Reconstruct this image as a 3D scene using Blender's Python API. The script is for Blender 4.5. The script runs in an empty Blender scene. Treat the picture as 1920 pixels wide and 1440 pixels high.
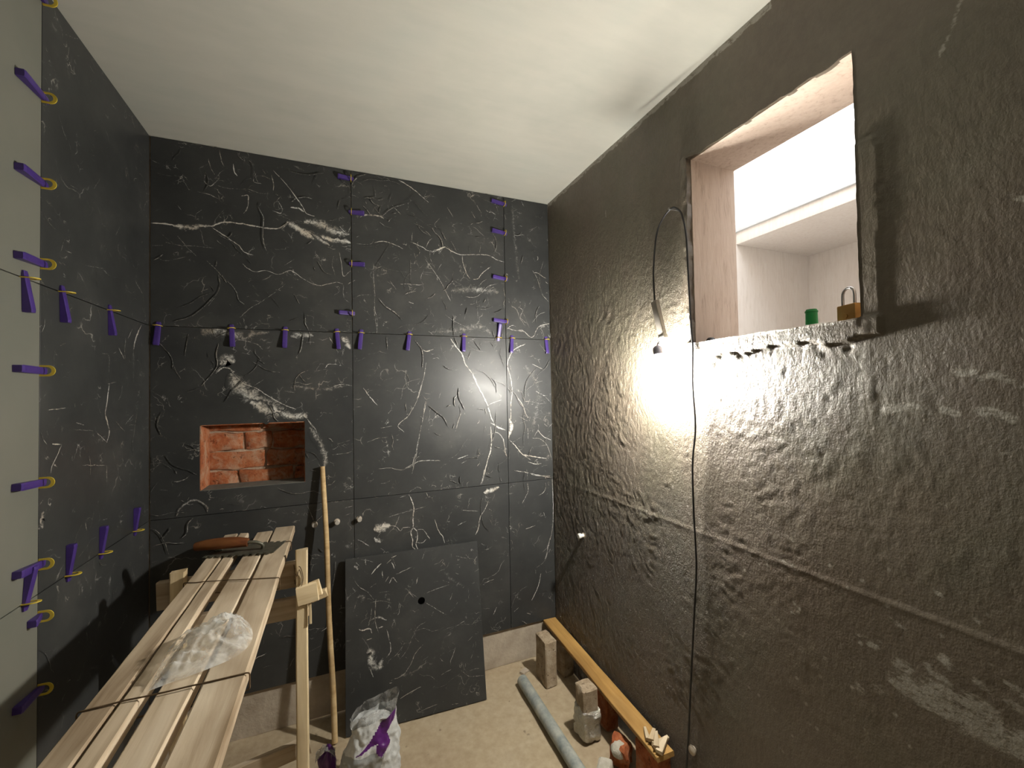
import bpy, bmesh, math, random
import numpy as np
from mathutils import Vector, Matrix, noise as mnoise

random.seed(7)
scene = bpy.context.scene
COL = scene.collection

# ------------------------------------------------------------------ camera
cam_data = bpy.data.cameras.new('camera')
cam_data.sensor_width = 36.0
cam_data.lens = 14.865
cam_data.clip_start = 0.02
cam = bpy.data.objects.new('camera', cam_data)
COL.objects.link(cam)
cam.matrix_world = Matrix(((0.923795, 0.008194, -0.382799, 0.0),
                           (-0.382449, -0.028052, -0.923551, 0.0),
                           (-0.018306, 0.999573, -0.022781, 1.48022),
                           (0, 0, 0, 1)))
scene.camera = cam

# ------------------------------------------------------------------ world, exposure
world = bpy.data.worlds.new('overcast_sky')
scene.world = world
world.use_nodes = True
bg = world.node_tree.nodes['Background']
bg.inputs['Color'].default_value = (0.93, 0.96, 1.0, 1)
bg.inputs['Strength'].default_value = 6.0
scene.view_settings.view_transform = 'Standard'
scene.view_settings.look = 'None'
scene.view_settings.exposure = 0.0
scene.view_settings.gamma = 1.0
scene.view_settings.use_curve_mapping = False
BULB_STRENGTH = 2100.0

# room, metres: x to the right along the tiled back wall, y into depth, z up
XL, XR, YB, YF, H = -0.7125, 1.1529, 2.1764, -1.25, 2.585
OY0, OY1, OZ0, OZ1 = 0.605, 1.115, 1.645, 2.29      # window opening in the right wall

def area_portal(name, loc, sx, sy, rot):
    l = bpy.data.lights.new(name, 'AREA'); l.shape = 'RECTANGLE'; l.size = sx; l.size_y = sy
    l.cycles.is_portal = True
    o = bpy.data.objects.new(name, l); COL.objects.link(o); o.location = loc; o.rotation_euler = rot
area_portal('sky_portal', (2.00, 0.925, 2.98), 1.28, 1.48, (0, 0, 0))

# ------------------------------------------------------------------ helpers
def tag(o, label=None, cat=None, group=None, kind=None):
    if label: o['label'] = label
    if cat: o['category'] = cat
    if group: o['group'] = group
    if kind: o['kind'] = kind
    return o

def new(name, data, parent=None, mat=None, loc=None, mw=None):
    o = bpy.data.objects.new(name, data)
    COL.objects.link(o)
    if data is not None and mat is not None and not data.materials:
        for m in (mat if isinstance(mat, (list, tuple)) else [mat]):
            data.materials.append(m)
    if loc is not None: o.location = loc
    if mw is not None: o.matrix_world = mw
    if parent is not None: o.parent = parent
    return o

def empty(name, loc=(0, 0, 0), rot=(0, 0, 0)):
    o = new(name, None); o.location = loc; o.rotation_euler = rot
    o.empty_display_size = 0.05
    return o

def mesh_bm(name, bm, smooth=True, angle=35):
    me = bpy.data.meshes.new(name)
    bm.normal_update()
    bm.to_mesh(me); bm.free()
    if smooth:
        for p in me.polygons: p.use_smooth = True
        if angle: me.set_sharp_from_angle(angle=math.radians(angle))
    return me

def mesh_py(name, verts, faces, smooth=False, angle=None):
    me = bpy.data.meshes.new(name)
    me.from_pydata([tuple(v) for v in verts], [], faces)
    if smooth:
        for p in me.polygons: p.use_smooth = True
        if angle: me.set_sharp_from_angle(angle=math.radians(angle))
    me.update()
    return me

def box_bm(lo, hi, bevel=0.0, seg=2, bm=None):
    b = bm or bmesh.new()
    r = bmesh.ops.create_cube(b, size=1.0)
    c = [(lo[i] + hi[i]) / 2 for i in range(3)]
    for v in r['verts']:
        for i in range(3): v.co[i] = c[i] + v.co[i] * (hi[i] - lo[i])
    if bevel:
        es = {e for v in r['verts'] for e in v.link_edges}
        bmesh.ops.bevel(b, geom=list(es), offset=bevel, segments=seg, affect='EDGES', profile=0.6)
    return b

def box(name, lo, hi, mat, parent=None, bevel=0.0, seg=2):
    """a box in world metres, origin at its base centre"""
    c = Vector(((lo[0] + hi[0]) / 2, (lo[1] + hi[1]) / 2, lo[2]))
    b = box_bm([lo[i] - c[i] for i in range(3)], [hi[i] - c[i] for i in range(3)], bevel, seg)
    base = Vector((0, 0, 0))
    o = new(name, mesh_bm(name, b, smooth=bevel > 0), None, mat)
    if parent is not None:
        o.parent = parent
        o.matrix_parent_inverse = parent.matrix_basis.inverted()
    o.location = c
    return o

def catmull(pts, n=8):
    P = [Vector(p) for p in pts]
    P = [P[0] * 2 - P[1]] + P + [P[-1] * 2 - P[-2]]
    out = []
    for i in range(1, len(P) - 2):
        a, b, c, d = P[i - 1:i + 3]
        for k in range(n):
            t = k / n
            out.append(0.5 * ((2 * b) + (c - a) * t + (2 * a - 5 * b + 4 * c - d) * t * t + (3 * b - a - 3 * c + d) * t ** 3))
    out.append(P[-2])
    return out

def tube_mesh(name, pts, r, n=10, closed=False):
    P = [Vector(p) for p in pts]; N = len(P)
    rr = r if isinstance(r, (list, tuple)) else [r] * N
    verts, faces = [], []
    up = None
    for i in range(N):
        if closed: t = P[(i + 1) % N] - P[i - 1]
        else: t = P[min(i + 1, N - 1)] - P[max(i - 1, 0)]
        t.normalize()
        if up is None:
            up = Vector((0, 0, 1)) if abs(t.z) < 0.9 else Vector((1, 0, 0))
        s = t.cross(up); s.normalize(); up = s.cross(t); up.normalize()
        for k in range(n):
            a = 2 * math.pi * k / n
            verts.append(P[i] + (s * math.cos(a) + up * math.sin(a)) * rr[i])
    for i in range(N if closed else N - 1):
        j = (i + 1) % N
        for k in range(n):
            faces.append((i * n + k, i * n + (k + 1) % n, j * n + (k + 1) % n, j * n + k))
    if not closed:
        faces.append(tuple(range(n))[::-1]); faces.append(tuple((N - 1) * n + k for k in range(n)))
    me = mesh_py(name, verts, faces, True, 50)
    return me

def lathe_mesh(name, prof, n=24, cap=True):
    verts, faces = [], []
    for r, z in prof:
        for k in range(n):
            a = 2 * math.pi * k / n
            verts.append((r * math.cos(a), r * math.sin(a), z))
    for i in range(len(prof) - 1):
        for k in range(n):
            faces.append((i * n + k, i * n + (k + 1) % n, (i + 1) * n + (k + 1) % n, (i + 1) * n + k))
    if cap:
        faces.append(tuple(range(n))[::-1]); faces.append(tuple((len(prof) - 1) * n + k for k in range(n)))
    return mesh_py(name, verts, faces, True, 40)

def frame_matrix(origin, u, v, n):
    u, v, n = Vector(u).normalized(), Vector(v).normalized(), Vector(n).normalized()
    m = Matrix.Identity(4)
    for i in range(3):
        m[i][0], m[i][1], m[i][2], m[i][3] = u[i], v[i], n[i], origin[i]
    return m

def child_keep(o, parent):
    """parent a world-placed object without moving it"""
    o.parent = parent
    o.matrix_parent_inverse = parent.matrix_basis.inverted()
    return o

# ------------------------------------------------------------------ materials
class NT:
    def __init__(self, name):
        self.m = bpy.data.materials.new(name); self.m.use_nodes = True
        self.t = self.m.node_tree; self.bs = self.t.nodes['Principled BSDF']
        self.out = self.t.nodes['Material Output']
    def n(self, kind, **kw):
        nd = self.t.nodes.new(kind)
        for k, v in kw.items():
            if k in nd.bl_rna.properties: setattr(nd, k, v)
            else: nd.inputs[k.replace('_', ' ')].default_value = v
        return nd
    def l(self, a, b): self.t.links.new(a, b)
    def coords(self, rnd=True):
        tc = self.n('ShaderNodeTexCoord')
        if not rnd: return tc.outputs['Object']
        oi = self.n('ShaderNodeObjectInfo')
        mul = self.n('ShaderNodeMath', operation='MULTIPLY'); mul.inputs[1].default_value = 37.0
        self.l(oi.outputs['Random'], mul.inputs[0])
        add = self.n('ShaderNodeVectorMath', operation='ADD')
        self.l(tc.outputs['Object'], add.inputs[0]); self.l(mul.outputs[0], add.inputs[1])
        return add.outputs[0]
    def mapping(self, co, scale):
        mp = self.n('ShaderNodeMapping'); mp.inputs['Scale'].default_value = scale
        self.l(co, mp.inputs['Vector']); return mp.outputs[0]
    def noise(self, co, scale, detail=4, rough=0.55, dist=0.0):
        nd = self.n('ShaderNodeTexNoise'); nd.inputs['Scale'].default_value = scale
        nd.inputs['Detail'].default_value = detail; nd.inputs['Roughness'].default_value = rough
        nd.inputs['Distortion'].default_value = dist
        self.l(co, nd.inputs['Vector']); return nd.outputs['Fac']
    def ramp(self, fac, stops):
        r = self.n('ShaderNodeValToRGB'); e = r.color_ramp.elements
        while len(e) < len(stops): e.new(0.5)
        for el, (p, c) in zip(e, stops):
            el.position = p; el.color = (*c, 1) if len(c) == 3 else c
        self.l(fac, r.inputs[0]); return r.outputs[0]
    def mrange(self, v, a, b, c=0.0, d=1.0, smooth=True):
        r = self.n('ShaderNodeMapRange'); r.interpolation_type = 'SMOOTHSTEP' if smooth else 'LINEAR'
        self.l(v, r.inputs[0])
        for i, x in zip((1, 2, 3, 4), (a, b, c, d)): r.inputs[i].default_value = x
        return r.outputs[0]
    def math(self, op, a, b):
        m = self.n('ShaderNodeMath', operation=op)
        for i, x in enumerate((a, b)):
            if isinstance(x, (int, float)): m.inputs[i].default_value = x
            else: self.l(x, m.inputs[i])
        return m.outputs[0]
    def mix(self, fac, a, b, mode='MIX'):
        m = self.n('ShaderNodeMix', data_type='RGBA', blend_type=mode)
        for s, x in (('Factor', fac), ('A', a), ('B', b)):
            i = [q for q in m.inputs if q.name == s and q.type == ('VALUE' if s == 'Factor' else 'RGBA')][0]
            if isinstance(x, (int, float)): i.default_value = x
            elif isinstance(x, tuple): i.default_value = (*x, 1)
            else: self.l(x, i)
        return [q for q in m.outputs if q.type == 'RGBA'][0]
    def bump(self, h, strength=0.5, dist=0.01, prev=None):
        b = self.n('ShaderNodeBump'); b.inputs['Strength'].default_value = strength
        b.inputs['Distance'].default_value = dist
        self.l(h, b.inputs['Height'])
        if prev is not None: self.l(prev, b.inputs['Normal'])
        return b.outputs[0]
    def set(self, color=None, rough=None, normal=None, metal=None, spec=None):
        for k, v in (('Base Color', color), ('Roughness', rough), ('Normal', normal), ('Metallic', metal), ('Specular IOR Level', spec)):
            if v is None: continue
            i = self.bs.inputs[k]
            if isinstance(v, (int, float)): i.default_value = v
            elif isinstance(v, tuple): i.default_value = (*v, 1)
            else: self.l(v, i)
        return self.m

def simple(name, c0, c1, scale=20, rough=0.6, bump=0.2, bdist=0.002, metal=0.0, spec=0.5, bscale=None):
    t = NT(name); co = t.coords()
    f = t.noise(co, scale, 5, 0.6)
    h = t.noise(co, bscale or scale * 4, 5, 0.6)
    return t.set(t.ramp(f, [(0.3, c0), (0.7, c1)]), rough, t.bump(h, bump, bdist) if bump else None, metal, spec)

def marble(name):
    t = NT(name); co = t.coords()
    base = t.ramp(t.noise(co, 3.5, 6, 0.65), [(0.3, (0.026, 0.027, 0.027)), (0.55, (0.038, 0.039, 0.038)), (0.8, (0.062, 0.061, 0.057))])
    # thin broken hairline veins
    warp = t.n('ShaderNodeTexNoise'); warp.inputs['Scale'].default_value = 5.0; warp.inputs['Detail'].default_value = 5
    t.l(co, warp.inputs['Vector'])
    add = t.n('ShaderNodeVectorMath', operation='MULTIPLY_ADD')
    t.l(warp.outputs['Color'], add.inputs[0]); add.inputs[1].default_value = (0.35, 0.35, 0.35); t.l(co, add.inputs[2])
    vo = t.n('ShaderNodeTexVoronoi', feature='DISTANCE_TO_EDGE'); vo.inputs['Scale'].default_value = 4.2
    t.l(add.outputs[0], vo.inputs['Vector'])
    line = t.mrange(vo.outputs['Distance'], 0.0, 0.012, 1, 0)
    gate = t.mrange(t.noise(co, 7, 3, 0.6), 0.56, 0.72)
    fine = t.math('MULTIPLY', t.math('MULTIPLY', line, gate), 0.45)
    # short scratch-like flecks
    vo2 = t.n('ShaderNodeTexVoronoi', feature='DISTANCE_TO_EDGE'); vo2.inputs['Scale'].default_value = 15
    t.l(add.outputs[0], vo2.inputs['Vector'])
    l2 = t.mrange(vo2.outputs['Distance'], 0.0, 0.022, 1, 0)
    g2 = t.mrange(t.noise(co, 13, 4, 0.65), 0.56, 0.68)
    fleck = t.math('MULTIPLY', t.math('MULTIPLY', l2, g2), 0.5)
    at = t.n('ShaderNodeAttribute', attribute_name='vein')
    brk = t.noise(co, 62, 7, 0.75, 1.2)
    av = t.math('MULTIPLY', at.outputs['Fac'], t.mrange(brk, 0.32, 0.68, 0.05, 1.85, False))
    traced = t.mrange(av, 0.14, 0.85)
    fac = t.math('MINIMUM', t.math('ADD', t.math('MAXIMUM', fine, fleck), t.math('MULTIPLY', traced, 0.95)), 1.0)
    vc = t.ramp(t.noise(co, 9, 3, 0.6), [(0.38, (0.62, 0.61, 0.57)), (0.6, (0.55, 0.50, 0.42)), (0.74, (0.42, 0.32, 0.23))])
    col = t.mix(fac, base, vc)
    rg = t.mrange(t.noise(co, 6, 4, 0.6), 0.3, 0.7, 0.37, 0.46, False)
    return t.set(col, rg, t.bump(t.noise(co, 160, 3, 0.6), 0.06, 0.001), 0.0, 0.35)

def wood(name, c0, c1, c2, rough=0.75):
    """grain runs along local x"""
    t = NT(name); co = t.coords()
    g = t.noise(t.mapping(co, (1.6, 26, 26)), 1.0, 6, 0.62, 0.6)
    big = t.noise(t.mapping(co, (2.5, 8, 8)), 1.0, 3, 0.5)
    col = t.ramp(g, [(0.3, c0), (0.5, c1), (0.72, c2)])
    dirt = t.ramp(big, [(0.33, (0.48, 0.43, 0.38)), (0.60, (1, 1, 1))])
    col = t.mix(0.85, col, dirt, 'MULTIPLY')
    return t.set(col, rough, t.bump(g, 0.35, 0.003), 0, 0.25)

M = {}
M['marble'] = marble('black_marble')
M['pale_tile'] = simple('pale_stone_tile', (0.135, 0.140, 0.116), (0.168, 0.164, 0.137), 3.0, 0.42, 0.08, 0.001)
M['plank'] = wood('weathered_plank', (0.36, 0.27, 0.17), (0.56, 0.45, 0.32), (0.66, 0.56, 0.42))
M['post'] = wood('fresh_pine', (0.56, 0.42, 0.23), (0.72, 0.58, 0.36), (0.80, 0.68, 0.47))
M['batten'] = wood('yellow_batten', (0.34, 0.19, 0.06), (0.48, 0.28, 0.09), (0.56, 0.36, 0.14), 0.5)
M['stick'] = wood('round_stick', (0.36, 0.24, 0.11), (0.52, 0.37, 0.19), (0.60, 0.45, 0.25), 0.6)
M['handle'] = wood('trowel_handle', (0.08, 0.022, 0.010), (0.20, 0.07, 0.025), (0.28, 0.12, 0.04), 0.45)
M['cream'] = wood('splintered_offcut', (0.60, 0.46, 0.28), (0.72, 0.60, 0.42), (0.80, 0.70, 0.52))
M['purple'] = simple('purple_plastic', (0.045, 0.022, 0.15), (0.060, 0.030, 0.19), 30, 0.4, 0)
M['yellow'] = simple('yellow_plastic', (0.55, 0.40, 0.03), (0.62, 0.47, 0.05), 30, 0.45, 0)
M['black'] = simple('black_rubber', (0.012, 0.012, 0.013), (0.02, 0.02, 0.02), 40, 0.5, 0)
M['wire'] = simple('rusty_wire', (0.10, 0.065, 0.035), (0.17, 0.11, 0.06), 60, 0.6, 0.1, metal=0.4)
M['steel'] = simple('dirty_steel', (0.06, 0.06, 0.045), (0.16, 0.15, 0.11), 40, 0.5, 0.3, metal=0.5)
M['brass'] = simple('brass', (0.42, 0.24, 0.07), (0.50, 0.30, 0.10), 30, 0.38, 0.05, metal=0.75)
M['chrome'] = simple('shackle_steel', (0.30, 0.29, 0.28), (0.38, 0.37, 0.36), 30, 0.3, 0, metal=0.9)
M['green'] = simple('green_plastic', (0.008, 0.22, 0.05), (0.012, 0.28, 0.07), 30, 0.4, 0.05)
M['whiteplast'] = simple('white_plastic', (0.55, 0.54, 0.50), (0.65, 0.64, 0.60), 30, 0.4, 0.05)
M['beigeplast'] = simple('beige_plastic', (0.33, 0.30, 0.26), (0.40, 0.37, 0.33), 30, 0.5, 0.05)
M['socket'] = simple('lamp_socket_plastic', (0.16, 0.15, 0.20), (0.22, 0.21, 0.26), 30, 0.45, 0.05)
M['pipe'] = simple('dusty_galvanised_pipe', (0.19, 0.225, 0.22), (0.44, 0.44, 0.38), 22, 0.65, 0.4, 0.003, metal=0.15)
M['foil'] = simple('crumpled_film', (0.50, 0.47, 0.40), (0.75, 0.72, 0.64), 30, 0.24, 0.7, 0.012, metal=0.8)
M['redbrick'] = None
def brick_mat(name, a, b, c, smear=False):
    t = NT(name); co = t.coords()
    f = t.noise(co, 22, 6, 0.65)
    col = t.ramp(f, [(0.28, a), (0.5, b), (0.74, c)])
    pit = t.mrange(t.noise(co, 55, 4, 0.6), 0.30, 0.42)
    col = t.mix(pit, t.mix(0.6, col, (0.05, 0.02, 0.01)), col)
    if smear: col = t.mix(t.math('MULTIPLY', t.mrange(t.noise(co, 15, 6, 0.7, 0.5), 0.48, 0.66), 0.75), col, (0.44, 0.31, 0.21))
    return t.set(col, 0.9, t.bump(t.math('ADD', t.noise(co, 60, 6, 0.7), t.math('MULTIPLY', pit, 0.5)), 0.8, 0.006), 0, 0.2)
M['redbrick'] = brick_mat('old_red_brick', (0.20, 0.050, 0.020), (0.36, 0.115, 0.045), (0.44, 0.25, 0.15))
M['nichebrick'] = brick_mat('mortar_smeared_brick', (0.22, 0.060, 0.025), (0.38, 0.125, 0.050), (0.44, 0.24, 0.14), True)
M['dustybrick'] = brick_mat('dusty_brick', (0.22, 0.16, 0.10), (0.36, 0.28, 0.19), (0.46, 0.38, 0.28))
M['mortar'] = simple('lime_mortar', (0.36, 0.24, 0.16), (0.52, 0.40, 0.29), 18, 0.95, 0.9, 0.008)
M['concrete'] = simple('rough_concrete', (0.34, 0.28, 0.21), (0.50, 0.43, 0.34), 9, 0.9, 0.6, 0.006)
M['adhesive'] = simple('grey_tile_adhesive', (0.10, 0.10, 0.085), (0.16, 0.155, 0.13), 30, 0.85, 0.4, 0.003)
M['stone'] = simple('pale_rubble', (0.36, 0.33, 0.26), (0.52, 0.49, 0.41), 25, 0.9, 0.7, 0.006)

def floor_mat():
    t = NT('dusty_screed'); co = t.coords(False)
    a = t.noise(co, 2.2, 6, 0.6); b = t.noise(co, 30, 6, 0.65)
    col = t.ramp(a, [(0.3, (0.33, 0.245, 0.155)), (0.5, (0.42, 0.335, 0.215)), (0.72, (0.47, 0.39, 0.275))])
    spots = t.mrange(t.noise(co, 26, 3, 0.5), 0.68, 0.74)
    col = t.mix(t.math('MULTIPLY', spots, 0.7), col, (0.10, 0.07, 0.045))
    col = t.mix(0.35, col, t.ramp(b, [(0.3, (0.22, 0.16, 0.10)), (0.7, (0.48, 0.40, 0.29))]))
    return t.set(col, 0.85, t.bump(b, 0.4, 0.004), 0, 0.25)
M['floor'] = floor_mat()

def ceiling_mat():
    t = NT('skimmed_ceiling'); co = t.coords(False)
    a = t.noise(co, 1.7, 5, 0.55); b = t.noise(t.mapping(co, (4, 16, 4)), 1.0, 5, 0.6)
    col = t.ramp(a, [(0.3, (0.42, 0.415, 0.365)), (0.5, (0.49, 0.475, 0.415)), (0.7, (0.45, 0.46, 0.41))])
    col = t.mix(0.25, col, t.ramp(b, [(0.3, (0.385, 0.385, 0.34)), (0.7, (0.53, 0.51, 0.45))]))
    return t.set(col, 0.8, t.bump(b, 0.12, 0.004), 0, 0.2)
M['ceiling'] = ceiling_mat()

def render_mat():
    """dark grey-brown coated cement render with pale smears where the mark attribute says so"""
    t = NT('dark_coated_render'); co = t.coords(False)
    a = t.noise(co, 1.8, 6, 0.6); f = t.noise(co, 30, 6, 0.7)
    col = t.ramp(a, [(0.3, (0.118, 0.088, 0.064)), (0.48, (0.142, 0.116, 0.084)), (0.6, (0.130, 0.116, 0.080)), (0.75, (0.150, 0.115, 0.088))])
    col = t.mix(0.3, col, t.ramp(f, [(0.3, (0.065, 0.050, 0.036)), (0.75, (0.18, 0.15, 0.11))]))
    at = t.n('ShaderNodeAttribute', attribute_name='mark')
    brk = t.noise(t.mapping(co, (40, 40, 90)), 1.0, 5, 0.7)
    mk = t.mrange(t.math('MULTIPLY', at.outputs['Fac'], t.mrange(brk, 0.3, 0.7, 0.0, 1.7, False)), 0.25, 0.75)
    # splashes: more of them low on the wall
    sp = t.n('ShaderNodeTexVoronoi', feature='F1'); sp.inputs['Scale'].default_value = 26
    sp.inputs['Randomness'].default_value = 1.0
    t.l(co, sp.inputs['Vector'])
    dot = t.mrange(t.math('ADD', sp.outputs['Distance'], t.math('MULTIPLY', t.noise(co, 90, 3, 0.6), 0.18)), 0.16, 0.26, 1, 0)
    wn = t.n('ShaderNodeSeparateColor'); t.l(sp.outputs['Color'], wn.inputs[0])
    keep = t.mrange(wn.outputs[0], 0.80, 0.81)
    at2 = t.n('ShaderNodeAttribute', attribute_name='splash')
    dots = t.math('MULTIPLY', t.math('MULTIPLY', dot, keep), t.mrange(at2.outputs['Fac'], 0.2, 0.6))
    mk = t.math('MAXIMUM', mk, t.math('MULTIPLY', dots, 0.8))
    col = t.mix(t.math('MULTIPLY', mk, 0.80), col, (0.34, 0.32, 0.27))
    rg = t.mrange(t.noise(co, 5, 5, 0.6), 0.3, 0.7, 0.36, 0.52, False)
    rel = t.n('ShaderNodeAttribute', attribute_name='relief').outputs['Fac']
    n1 = t.bump(t.math('MULTIPLY', t.noise(t.mapping(co, (70, 70, 45)), 1.0, 6, 0.65), rel), 1.0, 0.010)
    n2 = t.bump(t.math('MULTIPLY', t.noise(co, 190, 5, 0.6), rel), 0.8, 0.0035, n1)
    return t.set(col, rg, n2, 0, 0.6)
M['render'] = render_mat()

def reveal_mat(name, c0, c1, c2):
    t = NT(name); co = t.coords(False)
    s = t.noise(t.mapping(co, (60, 60, 9)), 1.0, 6, 0.65, 0.4)
    col = t.ramp(s, [(0.28, c0), (0.45, c1), (0.7, c2)])
    big = t.noise(co, 4, 4, 0.6)
    col = t.mix(0.4, col, t.ramp(big, [(0.35, c1), (0.65, c2)]))
    return t.set(col, 0.9, t.bump(s, 0.6, 0.004), 0, 0.2)
M['reveal'] = reveal_mat('pinkish_reveal_plaster', (0.30, 0.22, 0.17), (0.54, 0.43, 0.35), (0.62, 0.52, 0.44))
M['well'] = reveal_mat('pale_well_plaster', (0.66, 0.61, 0.54), (0.79, 0.73, 0.67), (0.84, 0.80, 0.75))
M['metalstrip'] = simple('zinc_strip', (0.55, 0.58, 0.60), (0.65, 0.68, 0.70), 20, 0.45, 0.05, metal=0.3)

def plastic_film(name, col, alpha, rough=0.3):
    t = NT(name); co = t.coords()
    t.set(col, rough, t.bump(t.noise(co, 38, 3, 0.5, 0.6), 0.45, 0.008), 0, 0.8)
    tr = t.n('ShaderNodeBsdfTransparent'); mx = t.n('ShaderNodeMixShader')
    tl = t.n('ShaderNodeBsdfTranslucent'); tl.inputs[0].default_value = (*col, 1)
    ms = t.n('ShaderNodeMixShader'); ms.inputs[0].default_value = 0.45
    t.l(t.bs.outputs[0], ms.inputs[1]); t.l(tl.outputs[0], ms.inputs[2])
    fac = t.mrange(t.noise(co, 26, 4, 0.6, 0.8), 0.35, 0.65, alpha * 0.35, min(1, alpha * 1.9), False)
    t.l(fac, mx.inputs[0]); t.l(tr.outputs[0], mx.inputs[1]); t.l(ms.outputs[0], mx.inputs[2])
    t.l(mx.outputs[0], t.out.inputs[0])
    return t.m
M['film'] = plastic_film('clear_polythene', (0.93, 0.95, 0.94), 0.36, 0.12)
M['film2'] = plastic_film('clear_bag_rim', (0.55, 0.55, 0.53), 0.35)
M['bagwhite'] = simple('white_bag_plastic', (0.50, 0.51, 0.50), (0.62, 0.63, 0.62), 12, 0.35, 0.3, 0.01)
M['baggrey'] = simple('grey_bag_plastic', (0.26, 0.27, 0.26), (0.34, 0.35, 0.34), 12, 0.35, 0.3, 0.01)
M['bagpurple'] = simple('purple_bag_print', (0.075, 0.012, 0.11), (0.10, 0.018, 0.15), 12, 0.3, 0.3, 0.01)
def glow_mat():
    t = NT('lit_bulb_glass')
    e = t.n('ShaderNodeEmission'); e.inputs[0].default_value = (1.0, 0.965, 0.885, 1); e.inputs[1].default_value = BULB_STRENGTH
    t.l(e.outputs[0], t.out.inputs[0]); return t.m
M['glow'] = glow_mat()

# value noise on arrays, for the big displaced surfaces
_tab = np.random.RandomState(3).rand(256, 256)
def vnoise(x, y, s=0):
    x = x + s * 17.31; y = y + s * 9.73
    xi = np.floor(x).astype(int); yi = np.floor(y).astype(int)
    fx = x - xi; fy = y - yi
    fx = fx * fx * (3 - 2 * fx); fy = fy * fy * (3 - 2 * fy)
    g = lambda a, b: _tab[a & 255, b & 255]
    return (g(xi, yi) * (1 - fx) + g(xi + 1, yi) * fx) * (1 - fy) + (g(xi, yi + 1) * (1 - fx) + g(xi + 1, yi + 1) * fx) * fy
def fbm(x, y, o=4, s=0):
    r = 0; a = 1; t = 0
    for k in range(o):
        r = r + a * vnoise(x * 2 ** k, y * 2 ** k, s + k); t += a; a *= 0.5
    return r / t

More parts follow.
